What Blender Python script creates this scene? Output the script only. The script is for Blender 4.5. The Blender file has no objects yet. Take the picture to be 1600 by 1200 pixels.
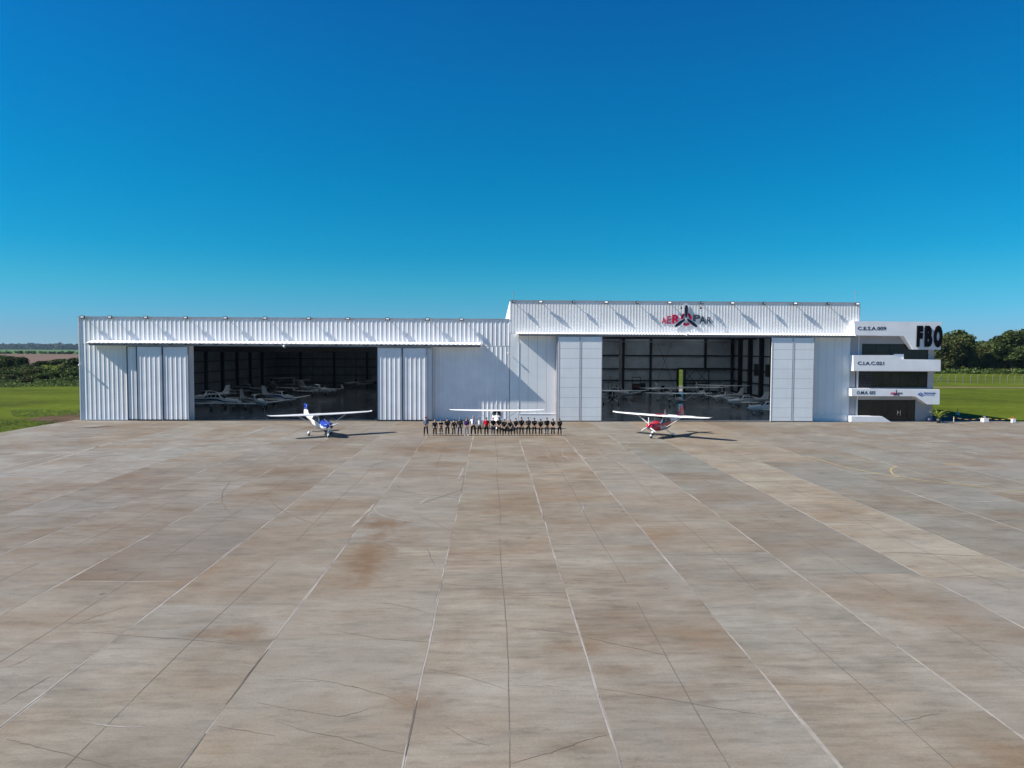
import bpy, bmesh, math, random
import numpy as np
from mathutils import Vector, Matrix, noise
rad = math.radians
random.seed(7)
SC = bpy.context.scene
COL = SC.collection

# ------------------------------------------------------------------ camera
CAM_H, FPX = 8.6, 1117.0
CAM_R = Matrix.Rotation(rad(-1.64), 3, 'Z') @ Matrix.Rotation(rad(90 - 2.695), 3, 'X') @ Matrix.Rotation(rad(0.273), 3, 'Z')
cam_data = bpy.data.cameras.new('camera')
cam = bpy.data.objects.new('camera', cam_data)
COL.objects.link(cam)
cam.matrix_world = Matrix.Translation((0, 0, CAM_H)) @ CAM_R.to_4x4()
cam_data.sensor_width = 36.0
cam_data.lens = 36.0 * FPX / 1600.0
cam_data.clip_start = 0.5
cam_data.clip_end = 20000
SC.camera = cam

# ------------------------------------------------------------------ world, sun, exposure
SUN_DIR = Vector((10.0, 1.6, -8.8)).normalized()          # direction the light travels
SUN_EL = math.asin(-SUN_DIR.z)
SUN_AZ = math.atan2(-SUN_DIR.x, -SUN_DIR.y)
world = bpy.data.worlds.new('World')
SC.world = world
world.use_nodes = True
wn, wl = world.node_tree.nodes, world.node_tree.links
wn.clear()
w_out = wn.new('ShaderNodeOutputWorld'); w_bg = wn.new('ShaderNodeBackground')
sky = wn.new('ShaderNodeTexSky')
sky.sky_type = 'NISHITA'
sky.sun_disc = False
sky.sun_elevation = SUN_EL
sky.sun_rotation = SUN_AZ
sky.altitude = 600
sky.air_density = 1.0
sky.dust_density = 0.15
sky.ozone_density = 5.0
hs = wn.new('ShaderNodeHueSaturation')
hs.inputs['Hue'].default_value = 0.49
hs.inputs['Saturation'].default_value = 1.25
wl.new(sky.outputs[0], hs.inputs['Color'])
# clear dry air: the whole dome graded by height above the horizon
tc = wn.new('ShaderNodeTexCoord'); sx = wn.new('ShaderNodeSeparateXYZ'); wl.new(tc.outputs['Generated'], sx.inputs[0])
rp_ = wn.new('ShaderNodeValToRGB'); el = rp_.color_ramp.elements
el[0].position = 0.0; el[0].color = (0.29, 0.52, 0.87, 1)
el[1].position = 1.0; el[1].color = (0.30, 0.75, 1.0, 1)
for p_, c_ in ((0.02, (0.30, 0.53, 0.88)), (0.085, (0.17, 0.665, 0.78)), (0.13, (0.07, 0.69, 0.80)), (0.216, (0.03, 0.745, 0.87)), (0.335, (0.04, 0.75, 0.96)), (0.44, (0.08, 0.70, 0.98))):
    e_ = el.new(p_); e_.color = (*c_, 1)
wl.new(sx.outputs['Z'], rp_.inputs['Fac'])
mx_ = wn.new('ShaderNodeMix'); mx_.data_type = 'RGBA'; mx_.blend_type = 'MULTIPLY'; mx_.inputs[0].default_value = 1.0
wl.new(hs.outputs[0], mx_.inputs[6]); wl.new(rp_.outputs[0], mx_.inputs[7])
wl.new(mx_.outputs[2], w_bg.inputs['Color'])
w_bg.inputs['Strength'].default_value = 0.073
wl.new(w_bg.outputs[0], w_out.inputs['Surface'])

sun_data = bpy.data.lights.new('sun', 'SUN')
sun_data.energy = 5.0
sun_data.angle = rad(0.53)
sun_data.color = (1.0, 0.955, 0.88)
sun = bpy.data.objects.new('sun', sun_data)
COL.objects.link(sun)
sun.rotation_euler = SUN_DIR.to_track_quat('-Z', 'Y').to_euler()
sun.location = (-60, 0, 60)

SC.view_settings.view_transform = 'Standard'
SC.view_settings.look = 'None'
SC.view_settings.exposure = 0.75
SC.view_settings.gamma = 1.0
SC.view_settings.use_curve_mapping = False
SC.render.engine = 'CYCLES'
cy = SC.cycles
cy.use_denoising = True
cy.max_bounces = 10
cy.diffuse_bounces = 8
cy.glossy_bounces = 3
cy.transmission_bounces = 3
cy.transparent_max_bounces = 6
cy.sample_clamp_indirect = 8.0
cy.caustics_reflective = False
cy.caustics_refractive = False

# ------------------------------------------------------------------ survey helpers: image sight line -> point in the place
def _ray(x, y):
    return CAM_R @ Vector(((x - 800) / FPX, (600 - y) / FPX, -1.0))
def on_ground(x, y, z=0.0):
    d = _ray(x, y); t = (z - CAM_H) / d.z
    return Vector((d.x * t, d.y * t, z))
def on_depth(x, y, Y):
    d = _ray(x, y); t = Y / d.y
    return Vector((d.x * t, Y, CAM_H + d.z * t))
def XZ(x, y, Y):
    p = on_depth(x, y, Y)
    return (p.x, p.z)

# ------------------------------------------------------------------ materials
def lin(c):
    f = lambda v: v / 12.92 if v <= 0.04045 else ((v + 0.055) / 1.055) ** 2.4
    return tuple(f(v / 255.0) for v in c)
def new_mat(name):
    m = bpy.data.materials.new(name)
    m.use_nodes = True
    nt = m.node_tree
    b = nt.nodes.get('Principled BSDF')
    return m, nt, b
def N(nt, t, **k):
    n = nt.nodes.new(t)
    for a, v in k.items():
        if a in n.bl_rna.properties.keys():
            setattr(n, a, v)
        else:
            n.inputs[a.replace('_', ' ')].default_value = v
    return n
def noise_node(nt, scale, detail=4, vec=None, rough=0.55, sc=None):
    n = N(nt, 'ShaderNodeTexNoise', Scale=scale, Detail=detail, Roughness=rough)
    if vec is not None:
        if sc:
            mp = N(nt, 'ShaderNodeMapping'); mp.inputs['Scale'].default_value = sc
            nt.links.new(vec, mp.inputs['Vector']); vec = mp.outputs[0]
        nt.links.new(vec, n.inputs['Vector'])
    return n
def ramp(nt, fac, stops, interp='LINEAR'):
    r = nt.nodes.new('ShaderNodeValToRGB')
    r.color_ramp.interpolation = interp
    e = r.color_ramp.elements
    while len(e) > 1: e.remove(e[-1])
    e[0].position = stops[0][0]; e[0].color = (*stops[0][1], 1)
    for p, c in stops[1:]:
        x = e.new(p); x.color = (*c, 1)
    nt.links.new(fac, r.inputs['Fac'])
    return r
def mixc(nt, fac, a, b, mode='MIX'):
    m = nt.nodes.new('ShaderNodeMix'); m.data_type = 'RGBA'; m.blend_type = mode
    for s, v in ((0, fac), (6, a), (7, b)):
        if hasattr(v, 'is_linked') or hasattr(v, 'links'):
            nt.links.new(v, m.inputs[s])
        elif isinstance(v, (int, float)):
            m.inputs[s].default_value = v
        else:
            m.inputs[s].default_value = (*v, 1)
    return m.outputs[2]
def math_node(nt, op, a, b=None, clamp=False):
    m = nt.nodes.new('ShaderNodeMath'); m.operation = op; m.use_clamp = clamp
    for i, v in enumerate((a, b)):
        if v is None: continue
        if isinstance(v, (int, float)): m.inputs[i].default_value = v
        else: nt.links.new(v, m.inputs[i])
    return m.outputs[0]
def pos(nt):
    return nt.nodes.new('ShaderNodeNewGeometry').outputs['Position']

def paint(name, col, rough=0.45, metal=0.0, var=0.08, scale=0.7, streak=0.0, coat=0.0, bump=0.0, spec=None):
    """painted or plain surface with mottling, vertical rain streaks and light dirt"""
    m, nt, b = new_mat(name)
    P = pos(nt)
    n1 = noise_node(nt, scale, 5, P)
    dark = tuple(c * (1 - var * 1.6) for c in col); light = tuple(min(1, c * (1 + var)) for c in col)
    c = ramp(nt, n1.outputs['Fac'], [(0.3, dark), (0.7, light)]).outputs[0]
    if streak:
        n2 = noise_node(nt, 1.0, 6, P, 0.6, (3.0, 3.0, 0.16))
        f = ramp(nt, n2.outputs['Fac'], [(0.45, (0, 0, 0)), (0.75, (1, 1, 1))]).outputs[0]
        f = math_node(nt, 'MULTIPLY', f, streak)
        c = mixc(nt, f, c, tuple(v * k for v, k in zip(col, (0.55, 0.5, 0.45))))
    nt.links.new(c, b.inputs['Base Color'])
    b.inputs['Roughness'].default_value = rough
    b.inputs['Metallic'].default_value = metal
    b.inputs['Coat Weight'].default_value = coat
    if spec is not None: b.inputs['Specular IOR Level'].default_value = spec
    if bump:
        n3 = noise_node(nt, 30, 3, P)
        bp = N(nt, 'ShaderNodeBump', Strength=bump, Distance=0.01)
        nt.links.new(n3.outputs['Fac'], bp.inputs['Height']); nt.links.new(bp.outputs[0], b.inputs['Normal'])
    return m
MAT = {}
MAT['sheet_white'] = paint('white_sheet_metal', (0.88, 0.87, 0.88), 0.42, 0, 0.05, 0.5, 0.10)
MAT['sheet_white2'] = paint('white_sheet_metal_upper', (0.87, 0.86, 0.85), 0.4, 0, 0.05, 0.5, 0.12)
MAT['panel_white'] = paint('white_insulated_panel', (0.86, 0.88, 0.88), 0.5, 0, 0.04, 0.4, 0.06)
MAT['smooth_white'] = paint('smooth_white_wall', (0.85, 0.87, 0.87), 0.55, 0, 0.04, 0.35, 0.06)
MAT['flash_grey'] = paint('grey_flashing', (0.42, 0.43, 0.47), 0.4, 0.3, 0.1)
MAT['flash_white'] = paint('white_flashing', (0.80, 0.80, 0.80), 0.4, 0, 0.05)
MAT['dark_trim'] = paint('dark_navy_steel', (0.025, 0.028, 0.045), 0.45, 0.2, 0.2)
MAT['steel_dark'] = paint('dark_painted_steel', (0.018, 0.021, 0.026), 0.6, 0.0, 0.2)
MAT['steel_grey'] = paint('grey_painted_steel', (0.28, 0.27, 0.27), 0.5, 0.2, 0.15)
MAT['jamb'] = paint('galvanised_jamb', (0.42, 0.38, 0.40), 0.45, 0.3, 0.12, 1.0, 0.1)
MAT['inner_L'] = paint('dark_grey_wall_lining', (0.15, 0.175, 0.19), 0.8, 0, 0.15, 0.8, 0.2)  # even dark grey lining, darker than the taller hangar's
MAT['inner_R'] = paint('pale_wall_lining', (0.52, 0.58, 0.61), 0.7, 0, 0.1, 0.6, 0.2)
MAT['ceiling'] = paint('pale_roof_underside', (0.55, 0.57, 0.58), 0.7)
MAT['roof'] = paint('zinc_roof', (0.35, 0.36, 0.38), 0.6, 0.3, 0.12)
MAT['lamp_black'] = paint('black_lamp_housing', (0.015, 0.015, 0.018), 0.4, 0.1)
MAT['lamp_glass'] = paint('lamp_lens', (0.75, 0.77, 0.78), 0.15, 0, 0.02)
MAT['white_paint'] = paint('white_gloss_paint', (0.84, 0.84, 0.83), 0.22, 0, 0.03, 0.6, 0.0, 0.5)
MAT['white_dull'] = paint('white_plastic', (0.72, 0.73, 0.74), 0.5, 0, 0.04)
MAT['blue_paint'] = paint('royal_blue_gloss_paint', (0.012, 0.045, 0.36), 0.2, 0, 0.05, 0.8, 0.0, 0.6)
MAT['navy_paint'] = paint('navy_gloss_paint', (0.008, 0.016, 0.10), 0.25, 0, 0.05, 0.8, 0.0, 0.5)
MAT['red_paint'] = paint('crimson_gloss_paint', (0.50, 0.008, 0.035), 0.2, 0, 0.05, 0.8, 0.0, 0.6)
MAT['silver_paint'] = paint('pale_silver_paint', (0.42, 0.44, 0.47), 0.3, 0.3, 0.04)
MAT['black_paint'] = paint('black_satin_paint', (0.012, 0.012, 0.014), 0.35)
MAT['canopy_glass'] = paint('smoked_canopy_glass', (0.02, 0.026, 0.035), 0.06, 0, 0.1, 1.0, 0, 0.0)
MAT['rubber'] = paint('tyre_rubber', (0.02, 0.02, 0.021), 0.8)
MAT['prop_grey'] = paint('propeller_grey', (0.16, 0.17, 0.18), 0.35)
MAT['prop_white'] = paint('propeller_white', (0.75, 0.75, 0.75), 0.3)
MAT['office_white'] = paint('white_render', (0.89, 0.89, 0.90), 0.6, 0, 0.05, 0.6, 0.07, 0, 0.1)
MAT['office_grey'] = paint('grey_render', (0.40, 0.39, 0.41), 0.75, 0, 0.07, 0.6, 0.06, 0, 0.1)
MAT['navy_letters'] = paint('navy_lettering', (0.008, 0.01, 0.05), 0.8, spec=0.05)
MAT['black_letters'] = paint('black_lettering', (0.006, 0.006, 0.009), 0.8, spec=0.05)
MAT['sign_red'] = paint('crimson_sign_paint', (0.55, 0.015, 0.075), 0.6, spec=0.1)
MAT['sign_grey'] = paint('slate_sign_paint', (0.06, 0.07, 0.10), 0.6, spec=0.1)
MAT['sign_navy'] = paint('midnight_sign_paint', (0.010, 0.008, 0.035), 0.35)
MAT['logo_blue'] = paint('blue_logo_paint', (0.02, 0.07, 0.38), 0.4)
MAT['chrome'] = paint('brushed_steel', (0.65, 0.65, 0.66), 0.25, 0.9, 0.03)
MAT['yellow'] = paint('yellow_paint', (0.55, 0.36, 0.05), 0.6, 0, 0.15, 3)
MAT['orange'] = paint('orange_plastic', (0.60, 0.14, 0.03), 0.5, 0, 0.1)
MAT['red_tool'] = paint('red_tool_paint', (0.30, 0.02, 0.02), 0.4)
MAT['wood_pole'] = paint('concrete_post', (0.20, 0.20, 0.17), 0.85, 0, 0.15, 3)
MAT['wire'] = paint('galvanised_wire', (0.30, 0.31, 0.31), 0.5, 0.5)
MAT['bark'] = paint('bark', (0.11, 0.085, 0.06), 0.9, 0, 0.3, 4, 0, 0, 0.5)
MAT['pot_black'] = paint('black_plastic_pot', (0.02, 0.02, 0.024), 0.5)
MAT['pot_blue'] = paint('dark_blue_plastic', (0.02, 0.03, 0.09), 0.5)

def glass_mat():
    m, nt, b = new_mat('tinted_window_glass')
    P = pos(nt)
    n = noise_node(nt, 0.35, 3, P)
    c = ramp(nt, n.outputs['Fac'], [(0.35, (0.008, 0.010, 0.011)), (0.7, (0.022, 0.024, 0.020))]).outputs[0]
    nt.links.new(c, b.inputs['Base Color'])
    b.inputs['Roughness'].default_value = 0.07
    b.inputs['IOR'].default_value = 1.45
    bp = N(nt, 'ShaderNodeBump', Strength=0.12, Distance=0.02)
    n2 = noise_node(nt, 0.9, 2, P)
    nt.links.new(n2.outputs['Fac'], bp.inputs['Height']); nt.links.new(bp.outputs[0], b.inputs['Normal'])
    return m
MAT['glass'] = glass_mat()

def floor_mat():
    m, nt, b = new_mat('polished_hangar_floor')
    P = pos(nt)
    n = noise_node(nt, 0.25, 6, P, 0.6)
    c = ramp(nt, n.outputs['Fac'], [(0.3, (0.11, 0.115, 0.12)), (0.7, (0.20, 0.205, 0.215))]).outputs[0]
    nt.links.new(c, b.inputs['Base Color'])
    r = ramp(nt, noise_node(nt, 0.6, 5, P).outputs['Fac'], [(0.3, (0.10,) * 3), (0.7, (0.24,) * 3)]).outputs[0]
    nt.links.new(r, b.inputs['Roughness'])
    return m
MAT['floor'] = floor_mat()
def added_skylight_mat(col):  # translucent sheet for unseen roof strips, added to brighten the hangar interiors
    m, nt, b = new_mat('added_milky_roof_light')
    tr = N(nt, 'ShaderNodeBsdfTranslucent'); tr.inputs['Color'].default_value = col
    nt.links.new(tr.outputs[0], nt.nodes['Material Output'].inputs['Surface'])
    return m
MAT['added_skylight'] = added_skylight_mat((0.80, 0.88, 0.95, 1))
MAT['added_skylight_dim'] = added_skylight_mat((0.70, 0.80, 0.88, 1))  # slightly dimmer tint for the strips added over the lower hangar

STAINS = [((577, 865), 1.3, 5.0, .85), ((598, 818), 1.6, 2.2, .8), ((572, 895), .8, 2.0, .7), ((375, 988), 1.2, .9, .75), ((330, 990), 1.0, .6, .5), ((890, 1012), 1.3, .7, .55), ((975, 1045), 1.2, .6, .5), ((640, 1095), 1.1, .8, .5),
          ((690, 703), 4.5, 3.0, .6), ((800, 790), 3.5, 5.0, .45), ((860, 715), 3.0, 5.0, .5), ((640, 700), 4.0, 2.5, .5), ((440, 735), 4.0, 4.0, .45), ((480, 668), 9.0, 3.5, .45), ((250, 663), 7.0, 2.5, .45), ((700, 1000), 1.0, 1.0, .4),
          ((1060, 1080), 1.6, .8, .4), ((500, 690), 5.0, 2.5, .4), ((960, 960), 1.5, 1.0, .4), ((1400, 680), 6, 2.0, .35), ((640, 840), 1.6, 3.0, .35), ((780, 930), 1.6, 1.2, .4), ((100, 720), 5, 3, .3), ((1180, 705), 5, 3, .35)]
def concrete_mat():
    """broom-finished concrete; every slab was poured apart, so stains and tone break at the joints"""
    m, nt, b = new_mat('weathered_concrete')
    P0 = pos(nt)
    info = nt.nodes.new('ShaderNodeObjectInfo')
    sc_ = nt.nodes.new('ShaderNodeVectorMath'); sc_.operation = 'SCALE'
    comb = nt.nodes.new('ShaderNodeCombineXYZ')
    nt.links.new(info.outputs['Random'], comb.inputs[0]); nt.links.new(info.outputs['Random'], comb.inputs[1]); comb.inputs[2].default_value = 0.0
    nt.links.new(comb.outputs[0], sc_.inputs[0]); sc_.inputs['Scale'].default_value = 310.0
    ad = nt.nodes.new('ShaderNodeVectorMath'); ad.operation = 'ADD'
    nt.links.new(P0, ad.inputs[0]); nt.links.new(sc_.outputs[0], ad.inputs[1])
    P = ad.outputs[0]
    def band(scale, detail, sc, lo, hi, rough=0.62, vec=P):
        return ramp(nt, noise_node(nt, scale, detail, vec, rough, sc).outputs['Fac'], [(lo, (0, 0, 0)), (hi, (1, 1, 1))]).outputs[0]
    grey = ramp(nt, noise_node(nt, 0.42, 8, P, 0.66, (0.7, 1.0, 1)).outputs['Fac'],
                [(0.30, (0.148, 0.132, 0.108)), (0.5, (0.206, 0.187, 0.156)), (0.70, (0.258, 0.238, 0.202))]).outputs[0]
    big = band(0.10, 6, (0.8, 1.0, 1), 0.45, 0.68)
    mid = band(0.34, 7, (0.55, 1.0, 1), 0.45, 0.66, 0.7)
    st = math_node(nt, 'MULTIPLY', math_node(nt, 'ADD', math_node(nt, 'MULTIPLY', big, 0.60), math_node(nt, 'MULTIPLY', mid, 0.50), True), 0.98)
    c = mixc(nt, st, grey, (0.164, 0.114, 0.072))
    c = mixc(nt, math_node(nt, 'MULTIPLY', band(0.16, 6, (0.8, 1.1, 1), 0.50, 0.68), 0.50), c, (0.140, 0.118, 0.098))
    c = mixc(nt, math_node(nt, 'MULTIPLY', band(0.05, 5, (0.8, 1.2, 1), 0.47, 0.62), 0.45), c, (0.215, 0.216, 0.204))
    # particular rust stains on the apron
    nz = noise_node(nt, 0.9, 5, P0, 0.65).outputs['Fac']
    for (px, py), rx_, ry_, k_ in STAINS:
        q = on_ground(px, py)
        mp = N(nt, 'ShaderNodeMapping'); mp.vector_type = 'POINT'
        mp.inputs['Location'].default_value = (-q.x / rx_, -q.y / ry_, 0); mp.inputs['Scale'].default_value = (1 / rx_, 1 / ry_, 0)
        nt.links.new(P0, mp.inputs['Vector'])
        ln = nt.nodes.new('ShaderNodeVectorMath'); ln.operation = 'LENGTH'; nt.links.new(mp.outputs[0], ln.inputs[0])
        d = math_node(nt, 'ADD', ln.outputs['Value'], math_node(nt, 'MULTIPLY', math_node(nt, 'SUBTRACT', nz, 0.5), 1.9))
        f = ramp(nt, d, [(0.05, (1, 1, 1)), (1.15, (0, 0, 0))], 'EASE').outputs[0]
        c = mixc(nt, math_node(nt, 'MULTIPLY', f, k_), c, (0.138, 0.090, 0.054))
    # narrow dark runs across the lane
    run = ramp(nt, noise_node(nt, 1.0, 6, P, 0.68, (0.34, 1.3, 1)).outputs['Fac'], [(0.30, (0.78,) * 3), (0.46, (1.0,) * 3), (0.72, (1.08,) * 3)]).outputs[0]
    c = mixc(nt, 0.85, c, run, 'MULTIPLY')
    # broom lines, only where the surface kept them
    br = ramp(nt, noise_node(nt, 1.0, 4, P, 0.6, (0.55, 4.0, 1)).outputs['Fac'], [(0.34, (0.76,) * 3), (0.5, (1.0,) * 3), (0.68, (1.12,) * 3)]).outputs[0]
    c = mixc(nt, math_node(nt, 'MULTIPLY', band(0.06, 3, None, 0.40, 0.60, 0.5, P0), 0.9), c, br, 'MULTIPLY')
    wisp = ramp(nt, noise_node(nt, 1.0, 9, P, 0.80, (0.75, 2.6, 1)).outputs['Fac'], [(0.36, (0.70,) * 3), (0.47, (1.0,) * 3), (0.66, (1.10,) * 3)]).outputs[0]
    c = mixc(nt, 0.75, c, wisp, 'MULTIPLY')
    sp = ramp(nt, noise_node(nt, 14, 4, P, 0.75).outputs['Fac'], [(0.3, (0.86,) * 3), (0.7, (1.12,) * 3)]).outputs[0]
    c = mixc(nt, 0.8, c, sp, 'MULTIPLY')
    # odd oil drops
    oil = ramp(nt, noise_node(nt, 1.3, 2, P, 0.4).outputs['Fac'], [(0.20, (0.55,) * 3), (0.25, (1.0,) * 3)]).outputs[0]
    c = mixc(nt, 0.8, c, oil, 'MULTIPLY')
    c = mixc(nt, 1.0, c, info.outputs['Color'], 'MULTIPLY')
    nt.links.new(c, b.inputs['Base Color'])
    b.inputs['Roughness'].default_value = 0.85
    b.inputs['Specular IOR Level'].default_value = 0.2
    bp = N(nt, 'ShaderNodeBump', Strength=0.3, Distance=0.025)
    nt.links.new(noise_node(nt, 1.0, 7, P, 0.7, (1.5, 6.0, 1)).outputs['Fac'], bp.inputs['Height'])
    nt.links.new(bp.outputs[0], b.inputs['Normal'])
    return m
MAT['concrete'] = concrete_mat()

def blotchy(name, stops, scale, rough=0.95, detail=8, sc=None, bump=0.0, scale2=None, stops2=None):
    m, nt, b = new_mat(name)
    P = pos(nt)
    c = ramp(nt, noise_node(nt, scale, detail, P, 0.65, sc).outputs['Fac'], stops).outputs[0]
    if scale2:
        c = mixc(nt, 1.0, c, ramp(nt, noise_node(nt, scale2, 6, P, 0.7, sc).outputs['Fac'], stops2).outputs[0], 'MULTIPLY')
    nt.links.new(c, b.inputs['Base Color'])
    b.inputs['Roughness'].default_value = rough
    b.inputs['Specular IOR Level'].default_value = 0.03
    if bump:
        bp = N(nt, 'ShaderNodeBump', Strength=bump, Distance=0.15)
        nt.links.new(noise_node(nt, 1.5, 6, P, 0.7).outputs['Fac'], bp.inputs['Height'])
        nt.links.new(bp.outputs[0], b.inputs['Normal'])
    return m
G2 = [(0.3, (0.70,) * 3), (0.5, (1.0,) * 3), (0.7, (1.25,) * 3)]
MAT['grass'] = blotchy('mown_grass', [(0.28, (0.036, 0.046, 0.009)), (0.42, (0.058, 0.076, 0.008)), (0.58, (0.080, 0.108, 0.010)), (0.74, (0.118, 0.116, 0.028))], 0.05, bump=0.6, scale2=0.9, stops2=G2)
MAT['field_far'] = blotchy('far_crop_field', [(0.3, (0.05, 0.10, 0.03)), (0.7, (0.085, 0.15, 0.045))], 0.004, scale2=0.02, stops2=G2)
MAT['ploughed'] = blotchy('ploughed_red_earth', [(0.3, (0.115, 0.075, 0.062)), (0.7, (0.165, 0.115, 0.095))], 0.01, sc=(0.4, 1.6, 1), scale2=0.06, stops2=G2)
MAT['dirt'] = blotchy('red_brown_dirt', [(0.3, (0.055, 0.036, 0.024)), (0.7, (0.10, 0.065, 0.045))], 0.6, bump=0.5)
MAT['worn_path'] = blotchy('worn_grass_track', [(0.3, (0.11, 0.10, 0.045)), (0.7, (0.17, 0.14, 0.075))], 0.2)
MAT['worn_concrete'] = blotchy('worn_concrete', [(0.3, (0.20, 0.17, 0.14)), (0.7, (0.27, 0.24, 0.21))], 0.4)
MAT['asphalt'] = blotchy('dark_asphalt', [(0.3, (0.040, 0.041, 0.045)), (0.7, (0.062, 0.063, 0.068))], 0.8, 0.8)
MAT['filler_light'] = blotchy('pale_joint_sealant', [(0.30, (0.15, 0.13, 0.11)), (0.46, (0.26, 0.235, 0.21)), (0.7, (0.37, 0.345, 0.32))], 0.45, 0.8)
MAT['filler_dark'] = blotchy('dark_joint', [(0.3, (0.085, 0.070, 0.060)), (0.55, (0.125, 0.108, 0.095)), (0.75, (0.20, 0.18, 0.165))], 0.5, 0.9)
MAT['crack'] = blotchy('crack_line', [(0.3, (0.10, 0.078, 0.062)), (0.7, (0.17, 0.14, 0.115))], 0.8, 0.9)
MAT['rubber_mark'] = blotchy('tyre_rubber_mark', [(0.3, (0.12, 0.10, 0.085)), (0.7, (0.19, 0.165, 0.14))], 1.2, 0.9)
MAT['scuff_mark'] = blotchy('pale_scuff_mark', [(0.3, (0.22, 0.20, 0.175)), (0.7, (0.31, 0.285, 0.26))], 1.2, 0.9)
MAT['line_white'] = blotchy('worn_white_line', [(0.35, (0.24, 0.22, 0.19)), (0.6, (0.38, 0.36, 0.33))], 1.0, 0.8)
MAT['line_yellow'] = blotchy('worn_yellow_line', [(0.35, (0.27, 0.22, 0.15)), (0.65, (0.42, 0.32, 0.12))], 0.9, 0.8)
MAT['line_orange'] = blotchy('worn_orange_line', [(0.35, (0.30, 0.22, 0.15)), (0.65, (0.50, 0.30, 0.10))], 0.9, 0.8)

def leaf_mat(name, a, b_, c_):
    m, nt, b = new_mat(name)
    g = nt.nodes.new('ShaderNodeNewGeometry')
    r = ramp(nt, g.outputs['Random Per Island'], [(0.0, a), (0.55, b_), (1.0, c_)]).outputs[0]
    n = ramp(nt, noise_node(nt, 0.35, 3, g.outputs['Position']).outputs['Fac'], [(0.35, (0.7,) * 3), (0.65, (1.2,) * 3)]).outputs[0]
    c = mixc(nt, 1.0, r, n, 'MULTIPLY')
    nt.links.new(c, b.inputs['Base Color'])
    b.inputs['Roughness'].default_value = 0.7
    b.inputs['Specular IOR Level'].default_value = 0.2
    tr = N(nt, 'ShaderNodeBsdfTranslucent'); nt.links.new(c, tr.inputs['Color'])
    mx = N(nt, 'ShaderNodeMixShader'); mx.inputs[0].default_value = 0.25
    out = nt.nodes['Material Output']
    nt.links.new(b.outputs[0], mx.inputs[1]); nt.links.new(tr.outputs[0], mx.inputs[2]); nt.links.new(mx.outputs[0], out.inputs['Surface'])
    return m
MAT['leaf_a'] = leaf_mat('deep_green_leaves', (0.030, 0.045, 0.012), (0.055, 0.080, 0.018), (0.105, 0.135, 0.034))
MAT['leaf_b'] = leaf_mat('olive_leaves', (0.036, 0.048, 0.014), (0.068, 0.084, 0.020), (0.130, 0.125, 0.038))
MAT['leaf_c'] = leaf_mat('dark_scrub_leaves', (0.026, 0.040, 0.012), (0.046, 0.070, 0.018), (0.085, 0.110, 0.030))
MAT['leaf_mid'] = leaf_mat('mid_green_scrub_leaves', (0.036, 0.058, 0.014), (0.060, 0.092, 0.020), (0.095, 0.125, 0.034))
MAT['leaf_far'] = leaf_mat('far_forest_leaves', (0.030, 0.045, 0.030), (0.045, 0.062, 0.045), (0.065, 0.085, 0.060))
MAT['leaf_pot'] = leaf_mat('yellow_green_leaves', (0.16, 0.22, 0.03), (0.30, 0.36, 0.06), (0.45, 0.45, 0.14))
MAT['leaf_scrub'] = leaf_mat('rank_grass_leaves', (0.05, 0.085, 0.018), (0.08, 0.125, 0.028), (0.13, 0.16, 0.05))

SKIN = [paint('skin_%s' % n, c, 0.55, 0, 0.05, 8) for n, c in (('tan', (0.36, 0.20, 0.13)), ('fair', (0.50, 0.31, 0.22)), ('brown', (0.22, 0.12, 0.075)))]
def cloth(name, c):
    return paint('cloth_' + name, c, 0.9, 0, 0.15, 9, 0, 0, 0.4, 0.06)
CL = {'black': cloth('black', (0.012, 0.012, 0.016)), 'charcoal': cloth('charcoal', (0.035, 0.036, 0.042)), 'grey': cloth('grey_blue', (0.16, 0.18, 0.23)),
      'white': cloth('white', (0.78, 0.80, 0.86)), 'red': cloth('red', (0.58, 0.012, 0.035)), 'purple': cloth('purple', (0.055, 0.03, 0.12)),
      'jeans': cloth('denim', (0.028, 0.05, 0.12)), 'navy': cloth('navy', (0.014, 0.018, 0.05)), 'lightgrey': cloth('light_grey', (0.27, 0.26, 0.30)),
      'greyer': cloth('mid_grey', (0.09, 0.09, 0.10)), 'hairdark': cloth('dark_hair', (0.018, 0.012, 0.010)), 'hairred': cloth('auburn_hair', (0.17, 0.035, 0.02)),
      'hairbrown': cloth('brown_hair', (0.07, 0.035, 0.02)), 'hairgrey': cloth('grey_hair', (0.22, 0.21, 0.20)), 'shoe': cloth('black_leather', (0.012, 0.011, 0.012)),
      'shoew': cloth('white_shoe', (0.62, 0.62, 0.62)), 'darkred': cloth('dark_red_cap', (0.10, 0.02, 0.02))}

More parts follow.
